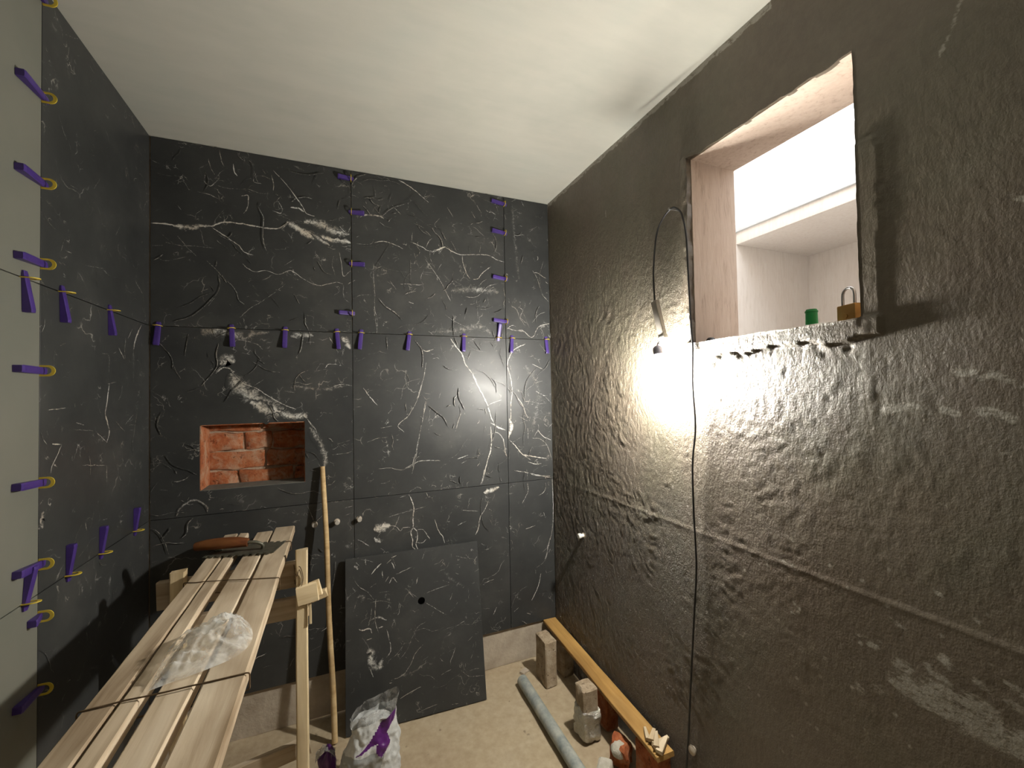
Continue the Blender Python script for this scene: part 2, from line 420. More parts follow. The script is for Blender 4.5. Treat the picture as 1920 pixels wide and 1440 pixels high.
# ------------------------------------------------------------------ traced marks, millimetres on each surface:
# (width, strength %, points); the veins of the marble and the plaster smears of the right wall
BACK_VEINS = [(9,100,[(-713,2216),(-646,2219),(-604,2212),(-562,2219),(-500,2230),(-451,2256),(-386,2257),(-330,2253),(-251,2253),(-202,2287)]),(22,70,[(-632,2214),(-576,2216),(-500,2232)]),(5,100,[(-495,2226),(-437,2187),(-397,2159),(-376,2132),(-341,2121)]),(4,80,[(-382,2078),(-361,2059),(-331,2047),(-289,2057),(-241,2043),(-192,2066),(-137,2030),(-75,2007),(0,2028),(30,2022)]),(4,50,[(-515,2079),(-481,2044),(-452,2006),(-432,1999)]),(4,60,[(-618,2173),(-586,2131),(-553,2095)]),(4,50,[(-659,2142),(-609,2134),(-562,2137),(-491,2136)]),(4,40,[(-686,2072),(-655,2064),(-586,2088)]),(4,50,[(-704,2123),(-668,2128)]),(4,50,[(-393,1839),(-352,1883),(-300,1922),(-247,1969),(-214,2002)]),(6,90,[(-196,2451),(-168,2411),(-141,2372),(-124,2343),(-79,2330)]),(5,80,[(-260,2520),(-228,2488),(-196,2451)]),(14,90,[(-191,2361),(-157,2360),(-135,2347)]),(26,90,[(-207,2293),(-169,2270),(-125,2248),(-56,2231),(2,2235),(68,2227)]),(40,60,[(-135,2303),(-67,2300),(-9,2276),(62,2266)]),(18,60,[(-113,2256),(-62,2224),(-27,2203)]),(10,60,[(20,2299),(50,2271),(69,2306)]),(5,70,[(16,2176),(25,2125),(33,2061),(67,2090)]),(4,40,[(-10,2154),(-16,2108),(-2,2058)]),(4,50,[(33,2016),(35,1958),(59,1934)]),(5,60,[(-468,2573),(-461,2530),(-451,2502)]),(7,100,[(-416,2520),(-411,2486),(-401,2469)]),(5,60,[(-509,2526),(-500,2487),(-485,2460)]),(6,50,[(-519,2465),(-522,2424),(-500,2407),(-471,2442)]),(5,40,[(-480,2414),(-431,2407),(-360,2416),(-314,2406),(-277,2409)]),(6,50,[(-548,2373),(-510,2370),(-471,2356)]),(7,60,[(-386,2382),(-360,2386),(-363,2332),(-378,2305)]),(6,60,[(-242,2381),(-226,2352),(-232,2327),(-266,2334)]),(6,50,[(-329,2495),(-339,2456),(-308,2450)]),(6,60,[(-268,2500),(-260,2458),(-261,2427)]),(4,40,[(-713,2483),(-677,2470)]),(4,30,[(-713,2446),(-677,2427),(-623,2426),(-553,2433)]),(6,40,[(-357,2550),(-334,2530)]),(6,50,[(-303,2518),(-292,2498)]),(20,35,[(-178,2560),(-134,2543)]),(24,35,[(22,2501),(64,2502)]),(5,50,[(-670,2172),(-664,2167)]),(3,40,[(169,1855),(176,1915),(171,2080),(203,2130),(185,2148)]),(16,60,[(112,2358),(149,2376),(200,2377),(225,2367)]),(4,40,[(92,2224),(160,2232),(176,2260)]),(5,90,[(179,2241),(224,2253),(282,2240),(315,2226)]),(6,90,[(355,2265),(409,2248),(443,2231),(478,2231)]),(14,100,[(457,2225),(493,2240),(535,2262)]),(6,90,[(535,2259),(578,2239),(622,2229),(697,2238),(773,2242),(828,2222),(867,2215)]),(4,70,[(363,2315),(362,2270)]),(5,60,[(433,2244),(448,2280),(465,2296)]),(4,60,[(494,2349),(480,2376),(506,2407)]),(6,80,[(626,2226),(632,2180),(650,2131),(668,2104)]),(6,90,[(687,2102),(713,2108),(741,2143),(788,2181)]),(4,60,[(724,2248),(732,2293)]),(5,60,[(429,2184),(470,2129),(511,2069),(560,1974)]),(7,90,[(299,2576),(345,2557),(392,2527),(450,2484)]),(6,70,[(426,2508),(458,2524)]),(4,60,[(549,2474),(581,2425)]),(4,70,[(713,2510),(739,2470)]),(4,70,[(265,2441),(307,2400)]),(5,50,[(171,2100),(177,1988),(176,1915),(188,1850),(184,1790)]),(3,35,[(206,2127),(254,2112),(327,2108),(387,2124),(422,2159)]),(4,60,[(491,2131),(513,2168)]),(4,60,[(251,2054),(279,2016)]),(10,100,[(341,1956),(365,1949)]),(6,90,[(712,2042),(762,2032),(808,2016)]),(50,35,[(561,2031),(679,2047),(832,2044)]),(4,50,[(704,1991),(710,1890)]),(50,30,[(458,1807),(586,1819),(713,1846),(789,1806)]),(4,50,[(370,2367),(424,2347)]),(6,60,[(243,2573),(260,2562)]),(8,50,[(980,2575),(996,2547)]),(4,50,[(943,1939),(950,1921)]),(4,40,[(980,1934),(1015,1852)]),(5,60,[(1033,1883),(1076,1931),(1119,1949)]),(6,70,[(876,1846),(932,1833),(981,1828),(1022,1799)]),(6,60,[(1066,1854),(1100,1871),(1140,1884)]),(30,25,[(922,2551),(935,2347),(955,2122)]),(50,55,[(-539,1768),(-491,1782),(-433,1773),(-373,1745)]),(40,70,[(-463,1626),(-443,1655),(-413,1638)]),(10,80,[(-482,1591),(-458,1615),(-428,1609),(-393,1568)]),(60,60,[(-428,1591),(-399,1539),(-348,1491),(-292,1442),(-239,1416),(-185,1390),(-141,1382)]),(36,80,[(-353,1467),(-307,1436),(-265,1411)]),(6,90,[(-428,1603),(-383,1550),(-333,1526),(-276,1483),(-228,1452),(-174,1426)]),(26,70,[(-250,1423),(-196,1397),(-141,1395),(-125,1369)]),(8,80,[(-130,1382),(-108,1350),(-86,1293),(-58,1235),(-47,1191)]),(30,40,[(-119,1344),(-80,1280),(-52,1204),(-59,1154)]),(5,60,[(-119,1363),(-97,1337),(-75,1280)]),(4,50,[(-338,1538),(-301,1565)]),(8,50,[(-418,1697),(-403,1738),(-332,1723),(-306,1699)]),(30,40,[(-373,1745),(-332,1771),(-280,1779)]),(24,60,[(-194,1763),(-155,1771),(-100,1767)]),(36,60,[(22,1765),(46,1746),(57,1708)]),(8,60,[(-31,1763),(-14,1732)]),(6,70,[(-49,1617),(-32,1636),(21,1630)]),(4,40,[(-101,1601),(-44,1611)]),(30,30,[(-184,1537),(-84,1517),(44,1535)]),(4,50,[(170,1921),(178,1862),(187,1790)]),(6,90,[(119,1521),(146,1481),(183,1435)]),(5,90,[(425,1648),(414,1579),(393,1511),(372,1443),(331,1377),(281,1332),(310,1297)]),(4,70,[(198,1323),(252,1330)]),(4,70,[(419,1449),(404,1361),(386,1280),(368,1193),(347,1121)]),(4,70,[(186,1124),(243,1123),(295,1109),(354,1127)]),(3,50,[(296,1459),(320,1539),(393,1565)]),(4,50,[(-24,1208),(35,1210),(71,1220)]),(4,40,[(0,1257),(59,1272)]),(4,40,[(-126,1178),(-81,1200)]),(8,90,[(409,1713),(429,1706),(464,1717)]),(10,90,[(557,1776),(585,1734),(614,1700),(635,1643),(671,1593),(700,1528),(736,1463),(755,1419),(773,1361),(788,1324)]),(5,60,[(571,1783),(599,1735)]),(8,70,[(759,1419),(790,1433),(837,1446)]),(16,90,[(772,1324),(811,1301),(857,1280)]),(10,90,[(772,1303),(774,1237),(770,1180),(753,1130),(737,1074),(717,1001)]),(8,70,[(787,1273),(818,1264),(844,1226),(855,1159),(866,1126)]),(4,60,[(425,1648),(407,1552),(378,1457),(324,1364)]),(4,60,[(426,1456),(390,1293),(368,1173),(347,1087)]),(5,80,[(314,1117),(354,1134),(395,1147),(491,1140)]),(6,90,[(583,1143),(641,1157)]),(6,70,[(605,1381),(586,1325),(578,1298)]),(4,60,[(499,1492),(488,1461)]),(4,60,[(400,1076),(417,1047)]),(8,90,[(988,1760),(922,1728),(889,1683),(876,1638),(895,1564),(901,1489),(892,1415),(890,1341),(876,1231)]),(20,90,[(882,1342),(893,1297),(876,1239)]),(6,90,[(880,1224),(919,1185),(951,1145),(1008,1104)]),(6,90,[(991,1094),(1040,1079),(1074,1080)]),(6,90,[(933,1459),(965,1413),(988,1353),(1029,1306),(1086,1235),(1137,1209)]),(4,70,[(939,1354),(996,1322)]),(6,70,[(1091,1471),(1069,1418)]),(6,60,[(1015,1457),(993,1413)]),(5,60,[(991,1315),(994,1225)]),(5,80,[(1028,1647),(1095,1617)]),(5,60,[(876,1839),(909,1862),(933,1856)]),(7,70,[(932,1833),(973,1835),(1031,1799),(1074,1862),(1144,1881)]),(30,40,[(926,1504),(950,1489)]),(24,35,[(1025,1533),(1068,1563),(1093,1532)]),(5,70,[(909,1052),(973,1039),(1039,1015),(1132,1002)]),(4,50,[(982,1054),(988,963)]),(10,80,[(959,1137),(1109,1104)]),(60,25,[(986,1639),(1066,1487),(1019,1261)]),(7,100,[(328,989),(342,956),(353,914),(349,862),(349,815)]),(7,100,[(349,815),(337,793),(345,757),(345,722),(362,702)]),(6,100,[(352,815),(369,789),(368,754),(362,726),(374,700)]),(5,80,[(369,803),(398,799),(422,764),(433,744)]),(6,80,[(368,739),(392,733),(415,747)]),(5,80,[(334,820),(300,822),(286,809),(266,832),(227,843)]),(40,80,[(161,829),(189,837),(238,842)]),(30,70,[(161,790),(193,768)]),(6,70,[(86,795),(118,774),(139,754)]),(4,50,[(228,883),(273,892),(341,903),(412,913)]),(5,90,[(459,842),(476,786),(500,746),(508,715)]),(7,80,[(751,904),(731,862),(703,822),(693,768),(676,733)]),(24,70,[(725,950),(766,959),(813,973)]),(5,70,[(607,871),(691,856)]),(6,80,[(731,1075),(720,1026),(710,996)]),(5,70,[(981,988),(988,936),(969,898),(950,868)]),(5,70,[(905,1054),(990,1033),(1144,989)]),(5,70,[(969,723),(1027,735)]),(7,90,[(1129,668),(1109,618),(1097,567),(1085,536)]),(6,90,[(1057,462),(1041,400),(1019,359),(996,324)]),(5,70,[(717,470),(774,481)]),(8,70,[(788,329),(767,290)]),(14,80,[(966,260),(987,249)]),(5,50,[(1062,347),(1077,347)]),(4,90,[(1140,1000),(1144,839),(1138,720),(1121,643)]),(6,70,[(285,974),(313,979)]),(6,70,[(419,983),(424,964)]),(5,60,[(30,952),(72,958)]),(5,60,[(30,916),(56,924)]),(16,50,[(-618,996),(-609,1028),(-563,1056),(-521,1034),(-512,999)]),(4,60,[(-586,1265),(-544,1271)]),(4,50,[(-699,1218),(-672,1224)]),(4,50,[(-677,1110),(-650,1106)])]
LEFT_VEINS = [(8,90,[(1846,1538),(1829,1470),(1820,1431),(1847,1380),(1830,1341)]),(14,90,[(1820,1435),(1843,1389)]),(5,70,[(1770,1377),(1830,1343)]),(4,60,[(1686,1287),(1821,1267)]),(4,70,[(1830,1266),(1831,1208)]),(5,80,[(1578,1359),(1560,1335),(1536,1306),(1531,1289)]),(8,70,[(1536,1367),(1578,1361)]),(5,60,[(1517,1459),(1595,1463)]),(6,80,[(1487,1217),(1498,1225)]),(20,40,[(1504,1192),(1488,1176),(1499,1152)]),(12,50,[(1702,1110),(1709,1084)]),(5,60,[(1964,1395),(2030,1427)]),(5,60,[(1805,1091),(1836,1087)]),(5,60,[(1649,1418),(1692,1408)]),(4,40,[(1635,1399),(1745,1387)]),(6,70,[(2166,860),(2179,802)]),(4,40,[(1717,1041),(1710,1023)]),(6,50,[(1984,1710),(2017,1749)]),(16,60,[(2099,1777),(2051,1723),(2029,1675)]),(30,25,[(2029,1675),(2029,1553)]),(5,80,[(1912,1667),(1953,1633)]),(4,50,[(1793,1637),(1841,1633),(1841,1574)]),(4,50,[(1591,1913),(1624,1914)]),(4,40,[(1695,1899),(1808,1921)]),(4,40,[(1701,2105),(1720,2088)]),(4,50,[(2135,2310),(2162,2283)]),(8,50,[(1569,1638),(1594,1648)]),(5,60,[(1837,1538),(1893,1546)]),(5,60,[(1849,2506),(1887,2510)]),(10,50,[(2007,2561),(2036,2532)]),(3,50,[(1556,2283),(1575,2253),(1594,2233)]),(4,40,[(1739,2156),(1780,2210)]),(4,40,[(1609,2110),(1650,2115)])]
LOOSE_VEINS = [(6,90,[(85,720),(87,693)]),(8,80,[(110,648),(134,671),(156,689)]),(8,100,[(205,708),(227,716)]),(8,100,[(204,687),(217,658)]),(5,80,[(160,656),(162,625)]),(6,90,[(191,594),(208,618),(226,594)]),(6,70,[(182,685),(204,703)]),(5,60,[(224,631),(297,652)]),(6,70,[(316,574),(326,600)]),(24,60,[(35,696),(51,678)]),(20,40,[(44,557),(75,557),(65,533)]),(20,35,[(-1,584),(9,548)]),(5,50,[(261,562),(304,524),(341,496),(401,449),(457,408)]),(5,50,[(365,524),(422,536),(475,544)]),(6,60,[(477,473),(487,493)]),(5,50,[(518,673),(574,653)]),(14,60,[(513,593),(525,585)]),(5,50,[(349,682),(367,718)]),(30,25,[(438,626),(494,563),(551,526)]),(10,40,[(606,629),(626,655)]),(8,100,[(53,420),(70,412),(99,415),(110,393)]),(14,60,[(105,450),(141,455),(176,437)]),(12,90,[(140,410),(158,412)]),(10,80,[(87,369),(110,373)]),(8,60,[(175,397),(186,350),(191,304),(173,279)]),(30,60,[(86,314),(109,320),(103,277),(131,244),(155,272)]),(10,70,[(102,245),(113,210)]),(5,80,[(228,97),(276,113),(322,125)]),(5,60,[(321,26),(395,36)]),(10,60,[(182,170),(194,170)]),(8,50,[(556,142),(602,143)]),(10,40,[(565,192),(581,225)]),(8,60,[(265,563),(302,515)]),(5,50,[(482,479),(490,502)])]
WALL_MARKS = [(14,100,[(1003,1473),(926,1475),(856,1468)]),(8,60,[(999,1492),(968,1495)]),(6,80,[(917,1351),(852,1343)]),(12,90,[(839,1344),(811,1333)]),(18,100,[(565,1428),(536,1436),(512,1432)]),(14,60,[(513,1428),(486,1426)]),(14,80,[(465,1431),(445,1424)]),(16,90,[(412,1428),(392,1429),(372,1417)]),(18,80,[(440,1508),(412,1501),(387,1497)]),(14,70,[(373,1489),(354,1479)]),(8,80,[(414,2246),(428,2204),(448,2161)]),(10,80,[(359,1828),(344,1815)]),(16,50,[(610,1615),(606,1538),(614,1463),(613,1424)]),(8,40,[(605,1387),(603,1287)]),(9,60,[(714,1509),(663,1505)]),(40,100,[(555,823),(509,820),(460,813),(415,814),(374,819)]),(34,90,[(500,846),(459,850),(421,855)]),(30,80,[(436,829),(393,834),(373,839)]),(22,90,[(559,862),(542,865)]),(18,90,[(482,920),(473,910)]),(12,80,[(507,891),(499,877)]),(16,80,[(495,879),(478,876)]),(14,90,[(612,880),(595,879)]),(12,90,[(649,753),(629,762)]),(18,60,[(602,782),(586,786)]),(16,70,[(430,900),(419,896)]),(20,70,[(387,921),(371,917)]),(18,70,[(388,888),(377,886)]),(8,80,[(790,897),(771,885)]),(7,80,[(798,866),(783,871)]),(12,60,[(569,957),(542,946)]),(10,60,[(636,886),(620,889)]),(8,80,[(489,1050),(480,1047)]),(10,70,[(429,1021),(424,1018)]),(8,70,[(384,1351),(376,1354)]),(10,60,[(586,1271),(576,1269)]),(8,50,[(479,1238),(467,1232)]),(8,70,[(766,592),(741,596)]),(9,50,[(1715,1496),(1588,1496)]),(5,70,[(1674,2073),(1684,1822)]),(6,80,[(1613,2321),(1614,2291)]),(7,60,[(1111,893),(1088,887)]),(6,70,[(1503,1225),(1417,1224)]),(8,60,[(1697,852),(1613,851)]),(10,50,[(832,998),(786,997)]),(9,60,[(1012,931),(992,921)])]


# ------------------------------------------------------------------ tiles
def resample(pts, step):
    P = catmull([(p[0], p[1], 0) for p in pts], 6) if len(pts) > 2 else [Vector((*pts[0], 0)), Vector((*pts[1], 0))]
    out = [P[0]]
    for p in P[1:]:
        d = (p - out[-1]).length
        if d < step * 0.3: continue
        k = max(1, int(round(d / step))); a = out[-1].copy()
        for i in range(1, k + 1): out.append(a.lerp(p, i / k))
    return out

def tile_mesh(name, w, h, th, veins, origin, hole=None, disc=None, bevel=0.0006):
    """tile centred on its local origin, u right, v up, front at +n; veins given in mm in wall coordinates"""
    verts, faces, vein = [], [], []
    def V(p, q=0.0):
        verts.append(p); vein.append(q); return len(verts) - 1
    x0, x1, y0, y1 = -w / 2, w / 2, -h / 2, h / 2
    if disc:
        cx, cy, r = disc
        angs = [2 * math.pi * k / 36 for k in range(36)] + [math.atan2(b - cy, a - cx) % (2 * math.pi) for a in (x0, x1) for b in (y0, y1)]
        angs.sort()
        inner, outer = [], []
        for a in angs:
            c, s = math.cos(a), math.sin(a)
            ts = [((x1 if c > 0 else x0) - cx) / c if abs(c) > 1e-9 else 1e9, ((y1 if s > 0 else y0) - cy) / s if abs(s) > 1e-9 else 1e9]
            t = min(ts)
            inner.append((cx + r * c, cy + r * s)); outer.append((cx + t * c, cy + t * s))
    else:
        outer = [(x0, y0), (x1, y0), (x1, y1), (x0, y1)]
        inner = None
        if hole: inner = [(hole[0], hole[1]), (hole[2], hole[1]), (hole[2], hole[3]), (hole[0], hole[3])]
    n = len(outer)
    b = bevel
    of = [V((x * (1 - 2 * b / w), y * (1 - 2 * b / h), 0)) for x, y in outer]
    om = [V((x, y, -b)) for x, y in outer]
    ob = [V((x, y, -th)) for x, y in outer]
    for i in range(n):
        j = (i + 1) % n
        faces += [(om[i], om[j], of[j], of[i]), (ob[i], ob[j], om[j], om[i])]
    if inner:
        jf = [V((x, y, 0)) for x, y in inner]; jb = [V((x, y, -th)) for x, y in inner]
        for i in range(n):
            j = (i + 1) % n
            faces += [(of[i], of[j], jf[j], jf[i]), (jf[i], jf[j], jb[j], jb[i]), (ob[j], ob[i], jb[i], jb[j])]
    else:
        faces += [tuple(of), tuple(reversed(ob))]
    lift = 0.0002
    for wd, st, pts in veins:
        P = resample([(a / 1000 - origin[0], c / 1000 - origin[1]) for a, c in pts], 0.006 if wd < 15 else 0.01)
        run = []
        amp = 0.0022 if wd < 15 else 0.004
        lift += 0.000012
        rnd = random.random() * 50
        def flush(run):
            if len(run) < 2: return
            prev = None; m = len(run)
            for i, p in enumerate(run):
                t = run[min(i + 1, m - 1)] - run[max(i - 1, 0)]
                if t.length < 1e-7: continue
                t.normalize(); s = Vector((-t.y, t.x, 0))
                k = mnoise.noise(Vector((p.x * 60 + rnd, p.y * 60, 0)))
                q = p + s * amp * k
                hw = (wd if wd < 18 else wd * 1.7) / 2000 * (0.75 + 0.9 * abs(mnoise.noise(Vector((p.x * 40, p.y * 40, rnd)))))
                end = min(1.0, 0.35 + 0.65 * min(i, m - 1 - i) / 3)
                hw *= end
                c3 = []
                for f, v in ((-1, 0), (0, st / 100), (1, 0)):
                    a = q + s * hw * f
                    a.x = min(max(a.x, x0 + b), x1 - b); a.y = min(max(a.y, y0 + b), y1 - b)
                    c3.append(V((a.x, a.y, lift), v))
                if prev:
                    faces.append((prev[0], prev[1], c3[1], c3[0])[::-1]); faces.append((prev[1], prev[2], c3[2], c3[1])[::-1])
                prev = c3
        for p in P:
            inside = x0 < p.x < x1 and y0 < p.y < y1
            g = wd / 2000
            if inside and hole and hole[0] - g < p.x < hole[2] + g and hole[1] - g < p.y < hole[3] + g: inside = False
            if inside and disc and (p.x - disc[0]) ** 2 + (p.y - disc[1]) ** 2 < (disc[2] + g) ** 2: inside = False
            if inside: run.append(p)
            else: flush(run); run = []
        flush(run)
    me = mesh_py(name, verts, faces)
    # front faces of the vein strips must look outwards
    at = me.attributes.new('vein', 'FLOAT', 'POINT'); at.data.foreach_set('value', np.array(vein, dtype=np.float32))
    me.validate()
    return me

def random_veins(a0, a1, b0, b1, n, seed):
    r = random.Random(seed); out = []
    for _ in range(n):
        a, b = r.uniform(a0, a1), r.uniform(b0, b1); ang = r.uniform(0, 6.28); L = r.choice((15, 25, 40, 60, 100))
        pts = [(a, b)]
        for k in range(r.randint(1, 4)):
            ang += r.uniform(-0.6, 0.6)
            a += L * math.cos(ang) / 2; b += L * math.sin(ang) / 2; pts.append((a, b))
        out.append((r.choice((3, 3, 4, 5, 7)), r.randint(25, 65), pts))
    return out

G = 0.0012
TH = 0.011
# ------------------------------------------------------------------ back wall with its tiles and niche
NX0, NX1, NZ0, NZ1 = -0.541, -0.138, 1.090, 1.370
YW = YB + TH + 0.004
def slab_with_hole(name, lo, hi, hlo, hhi, axis, mat):
    """thick wall slab with a rectangular hole through it; axis = thickness axis (0 or 1)"""
    o = 1 - axis
    v, f = [], []
    rects = [((lo[o], lo[2]), (hi[o], hi[2])), ((hlo[0], hlo[1]), (hhi[0], hhi[1]))]
    for t in (lo[axis], hi[axis]):
        for (a0, b0), (a1, b1) in rects:
            for a, b in ((a0, b0), (a1, b0), (a1, b1), (a0, b1)):
                p = [0, 0, b]; p[axis] = t; p[o] = a; v.append(p)
    for i in range(4):
        j = (i + 1) % 4
        f += [(i, j, 4 + j, 4 + i), (8 + j, 8 + i, 12 + i, 12 + j), (i, 8 + i, 8 + j, j), (4 + i, 4 + j, 12 + j, 12 + i)]
    me = mesh_py(name, v, f)
    bm = bmesh.new(); bm.from_mesh(me); bmesh.ops.recalc_face_normals(bm, faces=bm.faces); bm.to_mesh(me); bm.free()
    return new(name, me, None, mat)
wall_back = slab_with_hole('wall_back', (XL - 0.25, YW, 0), (XR + 0.05, YW + 0.13, H), (NX0 - 0.003, NZ0 - 0.003), (NX1 + 0.003, NZ1 + 0.003), 1, M['concrete'])
tag(wall_back, 'rough concrete back wall clad with black marble tiles around a brick niche', 'wall', kind='structure')
cols = [XL + 0.002, 0.0715, 0.871, XR - 0.004]
rows = [0.196, 0.988, 1.788, H - 0.002]
BV = BACK_VEINS + random_veins(-700, 1150, 1000, 2580, 260, 5) + random_veins(-700, 1150, 200, 990, 90, 6) + random_veins(500, 1150, 1000, 2000, 80, 11) + random_veins(-650, 1100, 2250, 2580, 60, 12)
for r in range(3):
    for c in range(3):
        g = 0.0016 if r == 2 else G
        x0, x1, z0, z1 = cols[c] + g, cols[c + 1] - g, rows[r] + G, rows[r + 1] - G
        cx, cz = (x0 + x1) / 2, (z0 + z1) / 2
        hole = (NX0 - cx, NZ0 - cz, NX1 - cx, NZ1 - cz) if (r, c) == (1, 0) else None
        me = tile_mesh('marble_tile', x1 - x0, z1 - z0, TH, BV, (cx, cz), hole)
        child_keep(new('marble_tile', me, None, M['marble'], mw=frame_matrix((cx, YB, cz), (1, 0, 0), (0, 0, 1), (0, -1, 0))), wall_back)
# niche: mortar bed with proud bricks, grey ledge
niche_back = box('mortar_bed', (NX0 - 0.03, YW + 0.13, NZ0 - 0.03), (NX1 + 0.03, YW + 0.16, NZ1 + 0.03), M['mortar'], wall_back)
def brick_mesh(name, sx, sy, sz, seed, chip=0.004):
    bm = box_bm((-sx / 2, -sy / 2, 0), (sx / 2, sy / 2, sz), min(sx, sy, sz) * 0.08, 1)
    bmesh.ops.subdivide_edges(bm, edges=[e for e in bm.edges if e.calc_length() > 0.04], cuts=3, use_grid_fill=True)
    for v in bm.verts:
        n = mnoise.noise_vector(v.co * 28 + Vector((seed * 7.1, seed * 3.3, 0)))
        k = v.co + n * chip
        v.co = k
    return mesh_bm(name, bm, True, 40)
zb = NZ0 - 0.022
k = 0
for course, splits in enumerate(((-0.56, -0.425, -0.195, -0.12), (-0.56, -0.315, -0.12), (-0.56, -0.400, -0.285, -0.12), (-0.56, -0.33, -0.12))):
    for a, b in zip(splits[:-1], splits[1:]):
        me = brick_mesh('brick', b - a - 0.010, 0.04, min(0.078, NZ1 + 0.02 - zb), k + 1, 0.011)
        o = new('brick', me, None, M['nichebrick'], loc=((a + b) / 2, YW + 0.140 - 0.004 * (k % 3), zb)); child_keep(o, wall_back)
        k += 1
    zb += 0.088
box('niche_ledge', (NX0 - 0.001, YB + 0.001, NZ0 - 0.012), (NX1 + 0.001, YW + 0.11, NZ0 + 0.002), M['adhesive'], wall_back)
for nm, lo, hi in (('niche_side', (NX0 - 0.003, YB + 0.004, NZ0), (NX0 + 0.004, YW + 0.128, NZ1)), ('niche_side', (NX1 - 0.004, YB + 0.004, NZ0), (NX1 + 0.003, YW + 0.128, NZ1)),
                   ('niche_top', (NX0, YB + 0.004, NZ1 - 0.004), (NX1, YW + 0.128, NZ1 + 0.003))):
    box(nm, lo, hi, M['nichebrick'], wall_back)

# ------------------------------------------------------------------ left wall: dark tiled end, pale tiled rest
wall_left = box('wall_left', (XL - 0.23, YF - 0.15, 0), (XL - TH - 0.003, YW, H), M['concrete'])
tag(wall_left, 'left wall tiled in pale stone with a black marble strip at the far end', 'wall', kind='structure')
JY = 1.482
LV = LEFT_VEINS + random_veins(1490, 2170, 1000, 2580, 45, 8) + random_veins(1490, 2170, 200, 1000, 20, 9)
pale_edges = [JY, JY - 0.8, JY - 1.6, JY - 2.4, YF]
for r in range(3):
    z0, z1 = rows[r] + G, rows[r + 1] - G
    y0, y1 = JY + G, YB - 0.002
    cy, cz = (y0 + y1) / 2, (z0 + z1) / 2
    me = tile_mesh('marble_tile', y1 - y0, z1 - z0, TH, LV, (cy, cz))
    child_keep(new('marble_tile', me, None, M['marble'], mw=frame_matrix((XL, cy, cz), (0, 1, 0), (0, 0, 1), (1, 0, 0))), wall_left)
    for i in range(4):
        y1, y0 = pale_edges[i] - G, pale_edges[i + 1] + G
        if y1 - y0 < 0.05: continue
        cy = (y0 + y1) / 2
        me = tile_mesh('pale_tile', y1 - y0, z1 - z0, TH, [], (cy, cz))
        child_keep(new('pale_tile', me, None, M['pale_tile'], mw=frame_matrix((XL, cy, cz), (0, 1, 0), (0, 0, 1), (1, 0, 0))), wall_left)

# ------------------------------------------------------------------ right wall: displaced dark render with the window opening
def insert(arr, *vals):
    a = list(arr)
    for v in vals:
        i = min(range(len(a)), key=lambda q: abs(a[q] - v)); a[i] = v
    return np.array(sorted(a))
ys = np.concatenate([np.arange(YF - 0.1, 0.25, 0.05), np.arange(0.25, YB + 0.012, 0.0062)])
zs = np.arange(0.0, H + 0.006, 0.0062)
ys = insert(ys, OY0, OY1); zs = insert(zs, OZ0, OZ1)
YY, ZZ = np.meshgrid(ys, zs, indexing='ij')
wx = fbm(YY * 9, ZZ * 9, 3, 40) - 0.5; wz = fbm(YY * 9, ZZ * 9, 3, 50) - 0.5
big = (fbm(YY * 2.2, ZZ * 2.2, 3, 1) - 0.5) * 0.007
left = np.clip((YY - 1.25) / 0.35, 0, 1)                      # brushed wavy strokes towards the corner
strokes = (fbm(YY * 75 + wx * 14, ZZ * 22 + wz * 14, 3, 5) - 0.5)
pebbly = (fbm(YY * 62 + wx * 5, ZZ * 62 + wz * 5, 3, 9) - 0.5)
sm = np.clip((fbm(YY * 4, ZZ * 4, 3, 21) - 0.40) / 0.2, 0.10, 1)    # patches of smoother render
up = np.clip(1.0 - (ZZ - 1.75) / 0.35, 0.18, 1) * np.clip((YY - 0.30) / 0.75, 0.22, 1)
lowm = np.clip((ZZ - 0.35) / 0.5, 0.6, 1)
D = big + (strokes * 0.0042 * left + pebbly * 0.0052 * (1 - left * 0.6) * sm) * up * lowm
ridge = np.clip(1 - np.abs(fbm(YY * 16 + wx * 4, ZZ * 16 + wz * 4, 3, 31) - 0.5) * 7, 0, 1)
D += ridge * 0.0012 * up * (0.3 + 0.7 * sm)
seam_z = 0.995 + 0.004 * (fbm(YY * 8, ZZ * 0, 2, 70) - 0.5)
D += np.where(ZZ < seam_z, 0.0012, 0.0) * np.clip((YY - 0.2) / 0.2, 0, 1) * np.clip((2.0 - YY) / 0.15, 0, 1)
D += 0.0011 * np.exp(-((ZZ - seam_z + 0.004) / 0.006) ** 2)
D += 0.011 * np.clip((1.25 - ZZ) / 1.25, 0, 1)  # added lean: wall thickened towards its foot to catch more bulb light
# proud mortar band under the sill and beside the opening, with a ragged lower edge
edge = OZ0 - 0.050 - 0.05 * (fbm(YY * 13, ZZ * 0 + 3, 4, 80) - 0.5)
band = (ZZ > edge) & (ZZ < OZ0 + 0.001) & (YY > OY0 - 0.045) & (YY < OY1 + 0.02)
D = np.where(band, D * 0.6 + 0.011, D)
under = np.exp(-((ZZ - edge + 0.012) / 0.012) ** 2) * (YY > OY0 - 0.045) * (YY < OY1 + 0.02)
D -= (YY > OY0 + 0.02) * under * 0.005 * np.clip(fbm(YY * 50, ZZ * 50, 2, 85) * 1.8 - 0.35, 0, 1)
side = OY0 - 0.045 + 0.02 * (fbm(ZZ * 11, YY * 0 + 7, 4, 90) - 0.5)
sband = (YY < OY0 + 0.001) & (YY > side) & (ZZ > 1.62) & (ZZ < 2.06)
D = np.where(sband, D * 0.6 + 0.0035, D)
lip = np.clip(1 - np.abs(YY - OY1 - 0.006) / 0.035, 0, 1) * np.clip((ZZ - 1.60) / 0.05, 0, 1) * (ZZ < OZ1 + 0.02)
